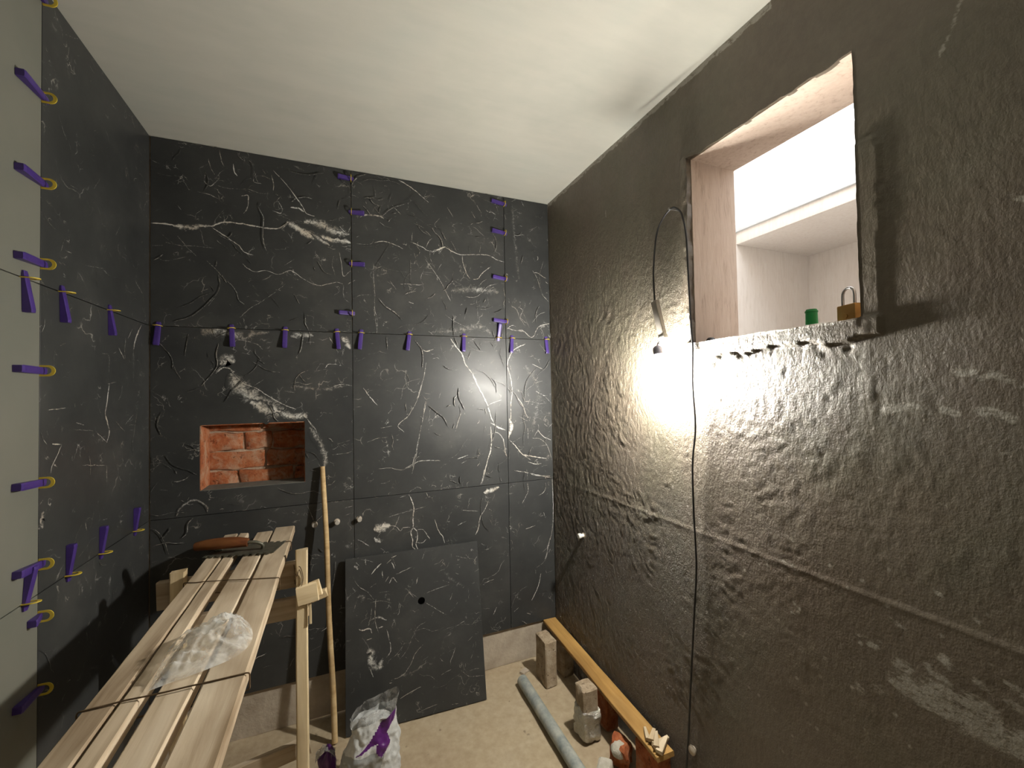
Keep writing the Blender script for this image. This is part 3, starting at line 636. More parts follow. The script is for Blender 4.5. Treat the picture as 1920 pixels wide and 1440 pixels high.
D += 0.016 * lip ** 0.5 * (0.8 + 0.4 * fbm(YY * 30, ZZ * 30, 2, 310))  # left rim of the opening, built thicker to shade the lintel from the bulb
drip = OY0 - 0.012 + 0.008 * (fbm(ZZ * 20, YY * 0 + 2, 3, 95) - 0.5)
D += 0.0008 * np.exp(-((YY - drip) / 0.007) ** 2) * (ZZ > 1.42) * (ZZ < OZ0) * np.clip(fbm(YY * 5, ZZ * 40, 2, 97) * 2 - 0.4, 0, 1)
D += 0.004 * np.clip((ZZ - (H - 0.03)) / 0.03, 0, 1)
D = np.where(YY > YB - 0.002, 0, D)
mark = np.zeros_like(D)
for wd, st, pts in WALL_MARKS:
    P = np.array(pts) / 1000.0
    for (a, b) in zip(P[:-1], P[1:]):
        ab = b - a; L2 = max(ab @ ab, 1e-9)
        t = np.clip(((YY - a[0]) * ab[0] + (ZZ - a[1]) * ab[1]) / L2, 0, 1)
        d = np.hypot(YY - a[0] - t * ab[0], ZZ - a[1] - t * ab[1])
        mark = np.maximum(mark, st / 100 * np.clip(1.25 - d / (wd / 1000 * 0.75), 0, 1))
smear = H - 0.012 - 0.020 * fbm(YY * 30, ZZ * 0 + 5, 4, 60)
mark = np.maximum(mark, np.clip((ZZ - smear) / 0.006, 0, 1) * (YY > 0.8))
splash = np.clip(1.15 - np.abs(ZZ - 0.80 + 0.12 * (1.2 - YY)) / 0.38, 0, 1) * 0.8 + 0.22 * (ZZ < 1.6)
ny, nz = len(ys), len(zs)
jit_y = np.zeros_like(D); jit_z = np.zeros_like(D)
iy0, iy1 = int(np.argmin(abs(ys - OY0))), int(np.argmin(abs(ys - OY1)))
iz0, iz1 = int(np.argmin(abs(zs - OZ0))), int(np.argmin(abs(zs - OZ1)))
for i, sg in ((iy0, 0.3), (iy1, 1)): jit_y[i, iz0:iz1 + 1] = sg * np.clip(fbm(zs[iz0:iz1 + 1] * 26, zs[iz0:iz1 + 1] * 0 + i, 3, 99) - 0.42, 0, 1) * 0.016
jit_z[iy0:iy1 + 1, iz1] = (fbm(ys[iy0:iy1 + 1] * 22, ys[iy0:iy1 + 1] * 0, 3, 98) - 0.5) * 0.018 + 0.004
jit_z[iy0:iy1 + 1, iz0] = (fbm(ys[iy0:iy1 + 1] * 22, ys[iy0:iy1 + 1] * 0, 3, 96) - 0.5) * 0.006
for i in range(iy0 - 3, iy1 + 4):
    for j in (1, 2, 3):
        if iz1 + j < nz: jit_z[i, iz1 + j] = jit_z[i, iz1] * (1 - j / 4)
verts = np.stack([XR - D, YY + jit_y, ZZ + jit_z], -1).reshape(-1, 3)
ii, jj = np.meshgrid(np.arange(ny - 1), np.arange(nz - 1), indexing='ij')
keepf = ~((ii >= iy0) & (ii < iy1) & (jj >= iz0) & (jj < iz1))
ii, jj = ii[keepf], jj[keepf]
a = ii * nz + jj
quads = np.stack([a, a + 1, a + nz + 1, a + nz], -1)
# lip that turns into the opening
loop = [(i, iz0) for i in range(iy0, iy1)] + [(iy1, j) for j in range(iz0, iz1)] + [(i, iz1) for i in range(iy1, iy0, -1)] + [(iy0, j) for j in range(iz1, iz0, -1)]
base = len(verts)
lipv = np.array([verts[i * nz + j] for i, j in loop]); lipv[:, 0] = XR + 0.014
verts = np.vstack([verts, lipv])
lipq = []
for q in range(len(loop)):
    p = (q + 1) % len(loop)
    A, B = loop[q][0] * nz + loop[q][1], loop[p][0] * nz + loop[p][1]
    lipq.append((A, B, base + p, base + q))
quads = np.vstack([quads, np.array(lipq)])
me = bpy.data.meshes.new('wall_right')
me.vertices.add(len(verts)); me.vertices.foreach_set('co', verts.astype(np.float32).ravel())
me.loops.add(quads.size); me.loops.foreach_set('vertex_index', quads.astype(np.int32).ravel())
me.polygons.add(len(quads)); me.polygons.foreach_set('loop_start', np.arange(0, quads.size, 4, dtype=np.int32))
me.polygons.foreach_set('use_smooth', np.ones(len(quads), dtype=bool))
me.update(calc_edges=True)
relief = np.clip((YY - 0.45) / 0.75, 0.18, 1) * np.clip(1.25 - (ZZ - 1.75) / 0.6, 0.35, 1) * (0.75 + 0.5 * fbm(YY * 5, ZZ * 5, 3, 300))
relief = relief * (1 + 0.9 * np.clip((1.15 - ZZ) / 0.3, 0, 1) * np.clip((YY - 0.9) / 0.5, 0, 1))
for nm, arr in (('mark', mark), ('splash', splash), ('relief', relief)):
    full = np.concatenate([arr.reshape(-1), np.zeros(len(lipv))]).astype(np.float32)
    me.attributes.new(nm, 'FLOAT', 'POINT').data.foreach_set('value', full)
wall_right = new('wall_right', me, None, M['render'])
tag(wall_right, 'right wall of rough dark brown coated render with a window opening', 'wall', kind='structure')
# solid core behind the render, in four blocks around the opening
XI = XR + 0.018
core = bmesh.new()
for lo, hi in (((XI, YF - 0.15, 0), (XR + 0.215, OY0 - 0.006, H)), ((XI, OY1 + 0.006, 0), (XR + 0.215, YW + 0.13, H)),
               ((XI, OY0 - 0.006, 0), (XR + 0.215, OY1 + 0.006, OZ0 - 0.006)), ((XI, OY0 - 0.006, OZ1 + 0.012), (XR + 0.215, OY1 + 0.006, H))):
    box_bm(lo, hi, 0, bm=core)
new('wall_core', mesh_bm('wall_core', core, False), wall_right, M['concrete'])

# ------------------------------------------------------------------ window opening: plastered reveal, light well outside
window = empty('window_1', (XR, OY0, OZ0))
tag(window, 'small unglazed window opening with pinkish plaster reveals and a bright light well behind', 'window', kind='structure')
XO, YWL, YW0, XWB, ZWT = XR + 0.215, 1.65, 0.20, 2.63, 2.94
def part(name, lo, hi, mat, bevel=0.0): return box(name, lo, hi, mat, window, bevel)
part('reveal_left', (XR + 0.007, OY1 - 0.0015, OZ0), (XO + 0.001, OY1 + 0.016, OZ1 + 0.012), M['reveal'])
part('reveal_right', (XR + 0.007, OY0 - 0.016, OZ0), (XO + 0.001, OY0 - 0.001, OZ1 + 0.012), M['reveal'])
part('lintel', (XR + 0.007, OY0 - 0.001, OZ1 + 0.0015), (XO + 0.001, OY1 - 0.0015, OZ1 + 0.024), M['reveal'])
part('sill', (XR + 0.006, OY0 - 0.001, OZ0 - 0.02), (XO + 0.001, OY1 + 0.001, OZ0 - 0.004), M['reveal'])
part('well_floor', (XO + 0.002, YW0, OZ0 - 0.06), (XWB, YWL, OZ0 - 0.004), M['well'])
part('well_wall', (XO + 0.002, YWL, OZ0 - 0.06), (XWB + 0.1, YWL + 0.1, ZWT), M['well'])
part('well_wall', (XO + 0.002, YW0 - 0.1, OZ0 - 0.06), (XWB + 0.1, YW0, ZWT), M['well'])
part('well_wall', (XWB, YW0, OZ0 - 0.06), (XWB + 0.1, YWL, ZWT), M['well'])
part('well_slab', (2.03, YW0, 2.274), (XWB, YWL, 2.352), M['well'], 0.004)
part('well_strip', (2.018, YW0, 2.338), (2.16, YWL, 2.376), M['metalstrip'], 0.002)
part('well_parapet', (XO + 0.002, YW0 - 0.1, OZ1 + 0.03), (XO + 0.05, YWL + 0.1, ZWT), M['well'])

# ------------------------------------------------------------------ floor, ceiling, wall behind the camera
nx, ny2 = 110, 150
gx = np.linspace(XL - 0.02, XR + 0.02, nx); gy = np.linspace(YF - 0.02, YB + 0.03, ny2)
GX, GY = np.meshgrid(gx, gy, indexing='ij')
GZ = (fbm(GX * 5, GY * 5, 4, 200) - 0.5) * 0.008 - 0.004 + 0.004 * (fbm(GX * 40, GY * 40, 2, 210) - 0.5)
hump = 0.018 * np.exp(-(((GX - 0.93) / 0.10) ** 2 + ((GY - 2.05) / 0.07) ** 2)) * fbm(GX * 30, GY * 30, 3, 220) * 1.3
GZ = GZ + hump
fv = np.stack([GX, GY, GZ], -1).reshape(-1, 3)
fq = []
for i in range(nx - 1):
    for j in range(ny2 - 1):
        b = i * ny2 + j; fq.append((b, b + ny2, b + ny2 + 1, b + 1))
floor = new('floor', mesh_py('floor', fv, fq, True), None, M['floor'])
tag(floor, 'dusty beige-brown cement screed floor', 'floor', kind='structure')
ceiling = box('ceiling', (XL - 0.23, YF - 0.15, H), (XR + 0.01, YW + 0.13, H + 0.15), M['ceiling'])
tag(ceiling, 'plain off-white skimmed ceiling', 'ceiling', kind='structure')
wall_front = box('wall_front', (XL - 0.23, YF - 0.15, 0), (XR + 0.215, YF, H), M['render'])
tag(wall_front, 'dark rendered wall behind the viewer', 'wall', kind='structure')

# ------------------------------------------------------------------ scaffold: planks on two trestles
def board_mesh(name, L, w, th, seed, step=0.06, rough=0.0016, taper=0.0):
    """sawn board along local x from 0 to L, centred in y, bottom at z = 0"""
    n = max(2, int(L / step)); c = min(w, th) * 0.12
    sec = [(-w / 2 + c, 0), (w / 2 - c, 0), (w / 2, c), (w / 2, th - c), (w / 2 - c, th), (-w / 2 + c, th), (-w / 2, th - c), (-w / 2, c)]
    verts, faces = [], []
    for i in range(n + 1):
        x = L * i / n
        k = 1 - taper * i / n
        for j, (y, z) in enumerate(sec):
            s = 1 if y > 0 else -1
            d = mnoise.noise(Vector((x * 4 + seed * 11, s * 3.0, seed))) * rough * 1.6
            e = mnoise.noise(Vector((x * 14 + seed * 5, y * 40, z * 40))) * rough
            xe = (mnoise.noise(Vector((y * 30, z * 30, seed * 2.0 + i))) * 0.008) if i in (0, n) else 0
            verts.append((x + xe, y * k + d, z + e * (1 if z > th / 2 else 0.3)))
    for i in range(n):
        for j in range(8):
            k2 = (j + 1) % 8
            faces.append((i * 8 + j, (i + 1) * 8 + j, (i + 1) * 8 + k2, i * 8 + k2)[::-1])
    faces.append(tuple(range(8))[::-1][::-1]); faces.append(tuple(n * 8 + j for j in range(8))[::-1])
    me = mesh_py(name, verts, faces, True, 30)
    bm = bmesh.new(); bm.from_mesh(me); bmesh.ops.recalc_face_normals(bm, faces=bm.faces); bm.to_mesh(me); bm.free()
    return me

def board(name, p0, p1, w, th, mat, seed, parent=None, up=(0, 0, 1), **kw):
    """board whose bottom centre line runs p0 -> p1"""
    p0, p1 = Vector(p0), Vector(p1)
    u = (p1 - p0).normalized(); upv = Vector(up); v = upv.cross(u).normalized(); n = u.cross(v)
    me = board_mesh(name, (p1 - p0).length, w, th, seed, **kw)
    o = new(name, me, None, mat, mw=frame_matrix(p0, u, v, n))
    if parent is not None: child_keep(o, parent)
    return o

PZ = 0.880
tag(board('scaffold_plank', (-0.216, 0.22, PZ), (-0.216, 2.133, PZ), 0.076, 0.030, M['plank'], 1),
    'broad scaffold plank nearest the leaning stick, rightmost of the four', 'plank', 'scaffold planks')
tag(board('scaffold_plank', (-0.306, 0.24, PZ), (-0.289, 2.10, PZ), 0.062, 0.028, M['plank'], 2),
    'scaffold plank under the middle of the plastic bag, second from the right', 'plank', 'scaffold planks')
tag(board('scaffold_plank', (-0.3685, 0.18, PZ), (-0.3685, 2.112, PZ), 0.034, 0.029, M['plank'], 3),
    'narrow scaffold plank, third from the right, between two wider ones', 'plank', 'scaffold planks')
tag(board('scaffold_plank', (-0.4145, 0.25, PZ), (-0.4145, 2.115, PZ), 0.050, 0.030, M['plank'], 4),
    'leftmost scaffold plank, in shade on the side of the left wall', 'plank', 'scaffold planks')

def trestle(y, label, detail):
    t = empty('trestle', (-0.31, y, 0))
    tag(t, label, 'trestle', 'scaffold trestles')
    board('post', (-0.1235, y, 0), (-0.1235, y, 0.925), 0.039, 0.032, M['post'], 11 + y, t, up=(0, -1, 0))
    board('post', (-0.492, y, 0), (-0.490, y, 0.912), 0.044, 0.032, M['post'], 12 + y, t, up=(0, -1, 0))
    board('crossbeam', (-0.553, y + 0.012, 0.786), (-0.112, y + 0.012, 0.786), 0.026, 0.0915, M['plank'], 13 + y, t)
    board('crossbeam', (-0.560, y + 0.012, 0.674), (-0.098, y + 0.012, 0.674), 0.026, 0.074, M['plank'], 14 + y, t)
    board('brace', (-0.53, y + 0.03, 0.10), (-0.10, y + 0.03, 0.16), 0.022, 0.06, M['plank'], 15 + y, t)
    if detail:
        board('cleat', (-0.131, y - 0.040, 0.735), (-0.066, y - 0.040, 0.744), 0.016, 0.066, M['post'], 16, t, step=0.02)
        board('cleat', (-0.086, y - 0.024, 0.748), (-0.055, y - 0.024, 0.756), 0.014, 0.056, M['post'], 17, t, step=0.02)
        board('cleat', (-0.088, y - 0.004, 0.724), (-0.036, y - 0.004, 0.738), 0.018, 0.030, M['post'], 18, t, step=0.02)
        board('splinter', (-0.0985, y - 0.036, 0.664), (-0.1000, y - 0.036, 0.740), 0.008, 0.008, M['post'], 19, t, step=0.02)
        loop = [(-0.146, y - 0.006, 0.80), (-0.150, y + 0.006, 0.845), (-0.128, y - 0.037, 0.872), (-0.118, y - 0.037, 0.83), (-0.125, y - 0.037, 0.795)]
        child_keep(new('wire', tube_mesh('wire', catmull(loop, 6), 0.0014, 6), None, M['wire']), t)
        loop = [(-0.150, y - 0.005, 0.87), (-0.139, y - 0.037, 0.84), (-0.130, y - 0.037, 0.862), (-0.122, y - 0.037, 0.82), (-0.142, y - 0.034, 0.79)]
        child_keep(new('wire', tube_mesh('wire', catmull(loop, 6), 0.0012, 6), None, M['wire']), t)
    return t
trestle(1.751, 'raw timber trestle holding the far ends of the planks beside the leaning stick', True)
trestle(0.45, 'raw timber trestle holding the near ends of the planks, below the picture edge', False)

def tie(y, x0, x1, label, skew=0.0):
    z0, z1 = PZ - 0.004, PZ + 0.0325
    pts = []
    r = 0.005
    for cx, cz, a0 in ((x1, z1, 0), (x0, z1, 90), (x0, z0, 180), (x1, z0, 270)):
        sx = 1 if cx == x1 else -1; sz = 1 if cz == z1 else -1
        for a in (a0, a0 + 30, a0 + 60, a0 + 90):
            px, pz = cx - sx * r + r * math.cos(math.radians(a)), cz - sz * r + r * math.sin(math.radians(a))
            pts.append(Vector((px, y + skew * (px - x1), pz)))
    dense = []
    for i, p in enumerate(pts):
        q = pts[(i + 1) % len(pts)]
        k = max(1, int((q - p).length / 0.03))
        for s in range(k):
            v = p.lerp(q, s / k); v.y += 0.004 * mnoise.noise(v * 25); dense.append(v)
    c = Vector((x1, y, z0))
    o = new('wire_tie', tube_mesh('wire_tie', [p - c for p in dense], 0.0016, 6, True), None, M['wire'], loc=c)
    tag(o, label, 'wire', 'wire ties around the planks')
tie(1.90, -0.258, -0.172, 'short rusty wire loop around the right plank near its far tip')
tie(1.535, -0.444, -0.172, 'rusty wire tie across all planks between trowel and plastic bag', -0.30)
tie(1.035, -0.444, -0.172, 'rusty wire tie across all planks just in front of the plastic bag')

# notched trowel
tr = empty('notched_trowel', (-0.32, 1.87, 0.9125), (0, 0, math.radians(-14)))
tag(tr, 'dirty notched trowel with a brown wooden handle lying on the far plank ends', 'trowel')
def comb(L, W, teeth, d):
    pts = []
    tw = L / (2 * teeth)
    for i in range(teeth):
        x = -L / 2 + i * 2 * tw
        pts += [(x, -W / 2), (x + tw, -W / 2), (x + tw, -W / 2 + d), (x + 2 * tw, -W / 2 + d)]
    pts += [(L / 2, -W / 2 + d)]
    for i in range(teeth):
        x = L / 2 - i * 2 * tw
        pts += [(x, W / 2), (x - tw, W / 2), (x - tw, W / 2 - d), (x - 2 * tw, W / 2 - d)]
    return pts
bm = bmesh.new()
vs = [bm.verts.new((x, y, 0.0)) for x, y in comb(0.235, 0.135, 10, 0.011)]
f = bm.faces.new(vs)
ext = bmesh.ops.extrude_face_region(bm, geom=[f])
for v in ext['geom']:
    if isinstance(v, bmesh.types.BMVert): v.co.z += 0.0025
bmesh.ops.recalc_face_normals(bm, faces=bm.faces)
bmesh.ops.triangulate(bm, faces=[q for q in bm.faces if len(q.verts) > 4])
new('blade', mesh_bm('blade', bm, False), tr, M['steel'])
hp = catmull([(-0.150, -0.045, 0.036), (-0.11, -0.043, 0.040), (-0.06, -0.040, 0.041), (-0.015, -0.036, 0.040), (0.02, -0.032, 0.036)], 5)
hr = [0.012 + 0.008 * math.sin(math.pi * min(1, (i + 1.2) / (len(hp) + 1.4))) ** 0.6 for i in range(len(hp))]
new('handle', tube_mesh('handle', hp, hr, 14), tr, M['handle'])
new('tang', tube_mesh('tang', catmull([(0.01, -0.033, 0.037), (0.045, -0.028, 0.034), (0.065, -0.02, 0.020), (0.060, -0.01, 0.002)], 5), 0.006, 8), tr, M['steel'])
new('tang', tube_mesh('tang', catmull([(-0.12, -0.044, 0.036), (-0.128, -0.030, 0.026), (-0.105, -0.012, 0.010), (-0.085, 0.0, 0.002)], 5), 0.006, 8), tr, M['steel'])

# crumpled clear plastic bag
outline = [(-0.345, 1.050), (-0.352, 1.12), (-0.358, 1.195), (-0.352, 1.255), (-0.315, 1.275), (-0.268, 1.312), (-0.225, 1.285),
           (-0.196, 1.215), (-0.190, 1.155), (-0.208, 1.110), (-0.248, 1.085), (-0.300, 1.066)]
cb = Vector((-0.262, 1.185, 0.912))
ring = catmull([(x, y, 0) for x, y in outline + outline[:1]], 8)[:-1]
verts, faces = [], []
NR, NA = 26, len(ring)
for i in range(1, NR + 1):
    t = i / NR
    for k, p in enumerate(ring):
        x, y = (p.x - cb.x) * t, (p.y - cb.y) * t
        dome = 0.046 * (1 - t ** 2.4) * (0.55 + 0.45 * math.exp(-((x - 0.03) ** 2 + (y - 0.02) ** 2) / 0.006))
        cr = ((0.35 - abs(mnoise.noise(Vector((x * 22, y * 34, 3.3))))) * 0.030 + (0.3 - abs(mnoise.noise(Vector((x * 60, y * 60, 1.3))))) * 0.014) * (1 - t ** 5)
        verts.append((x, y, max(0.0012, dome + cr)))
verts.append((0, 0, 0.05))
for i in range(NR - 1):
    for k in range(NA):
        faces.append((i * NA + k, i * NA + (k + 1) % NA, (i + 1) * NA + (k + 1) % NA, (i + 1) * NA + k)[::-1])
for k in range(NA): faces.append((len(verts) - 1, k, (k + 1) % NA))
bag = new('plastic_bag', mesh_py('plastic_bag', verts, faces, True), None, M['film'], loc=cb)
tag(bag, 'crumpled clear plastic bag lying on the scaffold planks', 'plastic bag')

# ------------------------------------------------------------------ loose marble tile leaning on the back wall
P0 = Vector((0.027, 2.0115, 0.002)); UX = Vector((0.9989, -0.048, 0)); UZ = Vector((0.009, 0.185, 0.983))
NN = Vector((-0.047, -0.981, 0.186))
LW, LH = 0.636, 0.730
ori = (LW / 2 - 0.004, LH / 2)
me = tile_mesh('loose_tile', LW, LH, TH, LOOSE_VEINS + random_veins(10, 620, 10, 720, 60, 21), ori, disc=(0.339 - ori[0], 0.492 - ori[1], 0.017))
lt = new('loose_tile', me, None, M['marble'], mw=frame_matrix(P0 + UX * ori[0] + UZ * ori[1], UX, UZ, NN))
tag(lt, 'loose black marble tile with a round drilled hole leaning against the back wall', 'tile')

# round stick
sp0, sp1 = Vector((-0.020, 2.005, 0.002)), Vector((-0.063, 2.158, 1.159))
pts = [sp0.lerp(sp1, i / 12) + Vector((0.002 * math.sin(i * 0.9), 0, 0)) for i in range(13)]
o = new('wooden_stick', tube_mesh('wooden_stick', [p - sp0 for p in pts], [0.0125 - 0.0015 * i / 12 for i in range(13)], 14), None, M['stick'], loc=sp0)
# grain along the stick
tag(o, 'long round wooden stick leaning upright against the tiled wall below the niche', 'stick')

# ------------------------------------------------------------------ bags by the stick
def bag_thing():
    t = empty('powder_bag', (0.098, 1.735, 0))
    tag(t, 'open white plastic powder bag with a purple print in front of the loose tile', 'bag')
    nu, nv = 168, 110
    Hh = 0.300
    verts, faces, mats = [], [], []
    def P(u, v):
        a = 2 * math.pi * u
        wx_ = 0.108 - 0.034 * v; wy = 0.070 * (1 - v) + 0.040 * v
        if v > 0.8: wx_ += 0.016 * (v - 0.8) / 0.2
        ex = 0.75
        c, s = math.cos(a), math.sin(a)
        x = wx_ * math.copysign(abs(c) ** ex, c); y = wy * math.copysign(abs(s) ** ex, s)
        bulge = 1 + 0.12 * math.sin(math.pi * min(1, v / 0.75))
        x *= bulge; y *= bulge
        cr = mnoise.noise(Vector((x * 24, y * 24, v * 5))) * 0.014 + mnoise.noise(Vector((x * 70, y * 70, v * 16))) * 0.005
        x += cr * c; y += cr * s
        x += 0.030 * v
        z = Hh * v * (1.0 + 0.10 * c * v) + 0.010 * mnoise.noise(Vector((c * 2, s * 2, 5))) * v
        return (x, y, max(z, 0.001))
    for j in range(nv + 1):
        for i in range(nu): verts.append(P(i / nu, j / nv))
    # purple stroke painted in (x, v) of the front: an arrow-like print
    poly = [(-0.052, 0.555), (0.0, 0.66), (0.052, 0.845), (0.108, 0.90), (0.100, 0.80), (0.066, 0.70), (0.078, 0.58), (0.042, 0.48), (0.026, 0.54), (0.030, 0.635), (-0.012, 0.60)]
    def inside(x, y):
        r = False
        for i in range(len(poly)):
            (x1, y1), (x2, y2) = poly[i - 1], poly[i]
            if (y1 > y) != (y2 > y) and x < (x2 - x1) * (y - y1) / (y2 - y1) + x1: r = not r
        return r
    for j in range(nv):
        for i in range(nu):
            f = (j * nu + i, j * nu + (i + 1) % nu, (j + 1) * nu + (i + 1) % nu, (j + 1) * nu + i)
            c = [sum(verts[q][k] for q in f) / 4 for k in range(3)]
            v = (j + 0.5) / nv
            m = 0
            if v > 0.86: m = 2
            elif c[1] < 0 and inside(c[0], v): m = 1
            elif c[1] < 0 and v < 0.55 and c[0] < 0.06 - 0.10 * (0.55 - v) and v > 0.10: m = 3
            faces.append(f); mats.append(m)
    me = mesh_py('bag_body', verts, faces, True)
    for m in ('bagwhite', 'bagpurple', 'film2', 'baggrey'): me.materials.append(M[m])
    me.polygons.foreach_set('material_index', mats)
    new('bag_body', me, t)
    # powder lump inside the mouth
    bm = bmesh.new(); bmesh.ops.create_icosphere(bm, subdivisions=3, radius=1)
    for v in bm.verts:
        n = mnoise.noise(v.co * 2.5) * 0.12
        v.co = Vector((v.co.x * 0.062 + 0.026, v.co.y * 0.036, 0.238 + v.co.z * 0.028 * (1 + n) + n * 0.02))
    new('powder', mesh_bm('powder', bm, True, 0), t, M['bagwhite'])
bag_thing()

def crumple(name, size, seed, mat, loc, rot=0, sub=4, amp=0.35, freq=1.6, flat=True):
    bm = bmesh.new(); bmesh.ops.create_icosphere(bm, subdivisions=sub, radius=1)
    for v in bm.verts:
        n = mnoise.noise(v.co * freq + Vector((seed, 0, 0))) * amp + mnoise.noise(v.co * freq * 3 + Vector((0, seed, 0))) * amp * 0.35
        v.co *= 1 + n
        v.co = Vector((v.co.x * size[0] / 2, v.co.y * size[1] / 2, v.co.z * size[2] / 2))
    zmin = min(v.co.z for v in bm.verts)
    if flat:
        cut = zmin + 0.18 * size[2]
        for v in bm.verts:
            v.co.z = max(v.co.z, cut) - cut
    else:
        for v in bm.verts: v.co.z -= zmin
    me = mesh_bm(name, bm, True, 0)
    o = new(name, me, None, mat, loc=loc); o.rotation_euler = (0, 0, rot)
    return o
pb = empty('purple_bag', (-0.052, 1.80, 0))
tag(pb, 'small dark purple plastic sack with a clear twisted top beside the wooden stick', 'bag')
o = crumple('sack', (0.066, 0.066, 0.150), 3.0, M['bagpurple'], (0.008, 0.01, 0.0), 0.4); o.parent = pb
# clear folded flap on top
fl = []
for i in range(9):
    for j in range(7):
        u, v = i / 8, j / 6
        x = -0.035 + 0.070 * u; y = -0.015 + 0.05 * v
        z = 0.108 + 0.034 * math.sin(math.pi * u) * (1 - 0.4 * v) + 0.012 * mnoise.noise(Vector((u * 6, v * 6, 2)))
        fl.append((x, y, z))
ff = [(i * 7 + j, (i + 1) * 7 + j, (i + 1) * 7 + j + 1, i * 7 + j + 1) for i in range(8) for j in range(6)]
me = mesh_py('flap', fl, ff, True)
o = new('flap', me, pb, M['film2']); sd = o.modifiers.new('thick', 'SOLIDIFY'); sd.thickness = 0.0008

# ------------------------------------------------------------------ right-hand corner: batten on bricks, pipe, rubble
tag(board('wooden_batten', (1.1035, 2.172, 0.184), (1.086, 1.235, 0.150), 0.076, 0.018, M['batten'], 31, step=0.05),
    'long yellowish wooden batten running along the foot of the dark wall', 'batten')
def brick_thing(name, loc, size, seed, mat, label, rot=0.0, tilt=0.0, chip=0.004, group='bricks on the floor'):
    o = new(name, brick_mesh(name, *size, seed, chip), None, mat, loc=loc)
    o.rotation_euler = (tilt, 0, rot)
    tag(o, label, 'brick', group); return o
brick_thing('brick', (0.986, 1.985, -0.001), (0.064, 0.112, 0.228), 41, M['dustybrick'], 'dusty brick standing upright on end beside the far end of the batten', 0.03)
brick_thing('brick', (1.105, 2.02, -0.001), (0.062, 0.115, 0.168), 42, M['dustybrick'], 'brick under the far end of the batten, in its shadow')
brick_thing('brick', (1.103, 1.64, -0.001), (0.065, 0.118, 0.154), 43, M['redbrick'], 'reddish brick under the middle of the batten, in its shadow')
brick_thing('brick', (1.094, 1.315, -0.001), (0.065, 0.12, 0.142), 44, M['redbrick'], 'red brick under the splintered near end of the batten', 0.1)
fb = empty('wrapped_brick', (0.988, 1.605, 0))
tag(fb, 'upright brown brick with its lower half wrapped in crumpled shiny film', 'brick', 'bricks on the floor')
new('brick_core', brick_mesh('brick_core', 0.070, 0.075, 0.216, 45), fb, M['dustybrick'], loc=(0, 0, -0.001))
bm = box_bm((-0.042, -0.046, 0), (0.042, 0.046, 0.128), 0.012, 2)
bmesh.ops.subdivide_edges(bm, edges=[e for e in bm.edges if e.calc_length() > 0.02], cuts=5, use_grid_fill=True)
for v in bm.verts:
    n = mnoise.noise_vector(v.co * 40) * 0.010 + mnoise.noise_vector(v.co * 95) * 0.004
    v.co += n; v.co.z = max(v.co.z, 0)
new('film_wrap', mesh_bm('film_wrap', bm, True, 25), fb, M['foil'])

def rubble(loc, size, seed, mat, label, rot=0, name='rubble_stone'):
    bm = box_bm((-size[0] / 2, -size[1] / 2, 0), (size[0] / 2, size[1] / 2, size[2]), min(size) * 0.15, 1)
    bmesh.ops.subdivide_edges(bm, edges=[e for e in bm.edges if e.calc_length() > min(size) * 0.3], cuts=3, use_grid_fill=True)
    for v in bm.verts:
        v.co += mnoise.noise_vector(v.co * 22 + Vector((seed * 3.7, seed, 0))) * min(size) * 0.30
    zmin = min(v.co.z for v in bm.verts)
    for v in bm.verts: v.co.z -= zmin + 0.004
    o = new(name, mesh_bm(name, bm, True, 30), None, mat, loc=loc); o.rotation_euler = (0, 0, rot)
    tag(o, label, 'rubble', 'rubble in the corner'); return o
bk = rubble((1.032, 1.425, 0), (0.066, 0.078, 0.085), 3, M['redbrick'], 'broken red brick lump with a pale mortar cap beside the batten', 0.5, 'broken_brick')
cap = crumple('mortar_cap', (0.070, 0.070, 0.050), 6.0, M['stone'], (-0.014, 0.004, 0.052), 0.3, 3, 0.2, 1.5); cap.parent = bk
rubble((0.945, 1.412, 0), (0.058, 0.050, 0.042), 5, M['stone'], 'pale grey rubble stone between the pipe and the broken brick', 0.8)
rubble((0.918, 1.335, 0), (0.070, 0.060, 0.030), 8, M['stone'], 'flat pale rubble piece right beside the pipe at the picture edge', 0.2)
rubble((0.905, 2.085, 0.002), (0.045, 0.03, 0.016), 9, M['concrete'], 'small crumb of mortar near the far end of the pipe', 0.4)
oc = empty('splintered_offcut', (1.082, 1.272, 0.1745), (0, 0, 0.5))
tag(oc, 'cream splintered wood offcut lying on the near end of the batten', 'wood offcut')
for i, (a, L, w) in enumerate(((0.0, 0.080, 0.026), (0.35, 0.070, 0.022), (-0.40, 0.072, 0.024), (0.15, 0.060, 0.020), (0.6, 0.052, 0.018))):
    o = new('splinter', board_mesh('splinter', L, w, 0.014, 60 + i, 0.012, 0.003, 0.5), oc, M['cream'])
    o.location = (-0.035 + 0.008 * i, -0.018 + 0.013 * i, 0.0 + 0.007 * (i % 2)); o.rotation_euler = (0, 0, a)

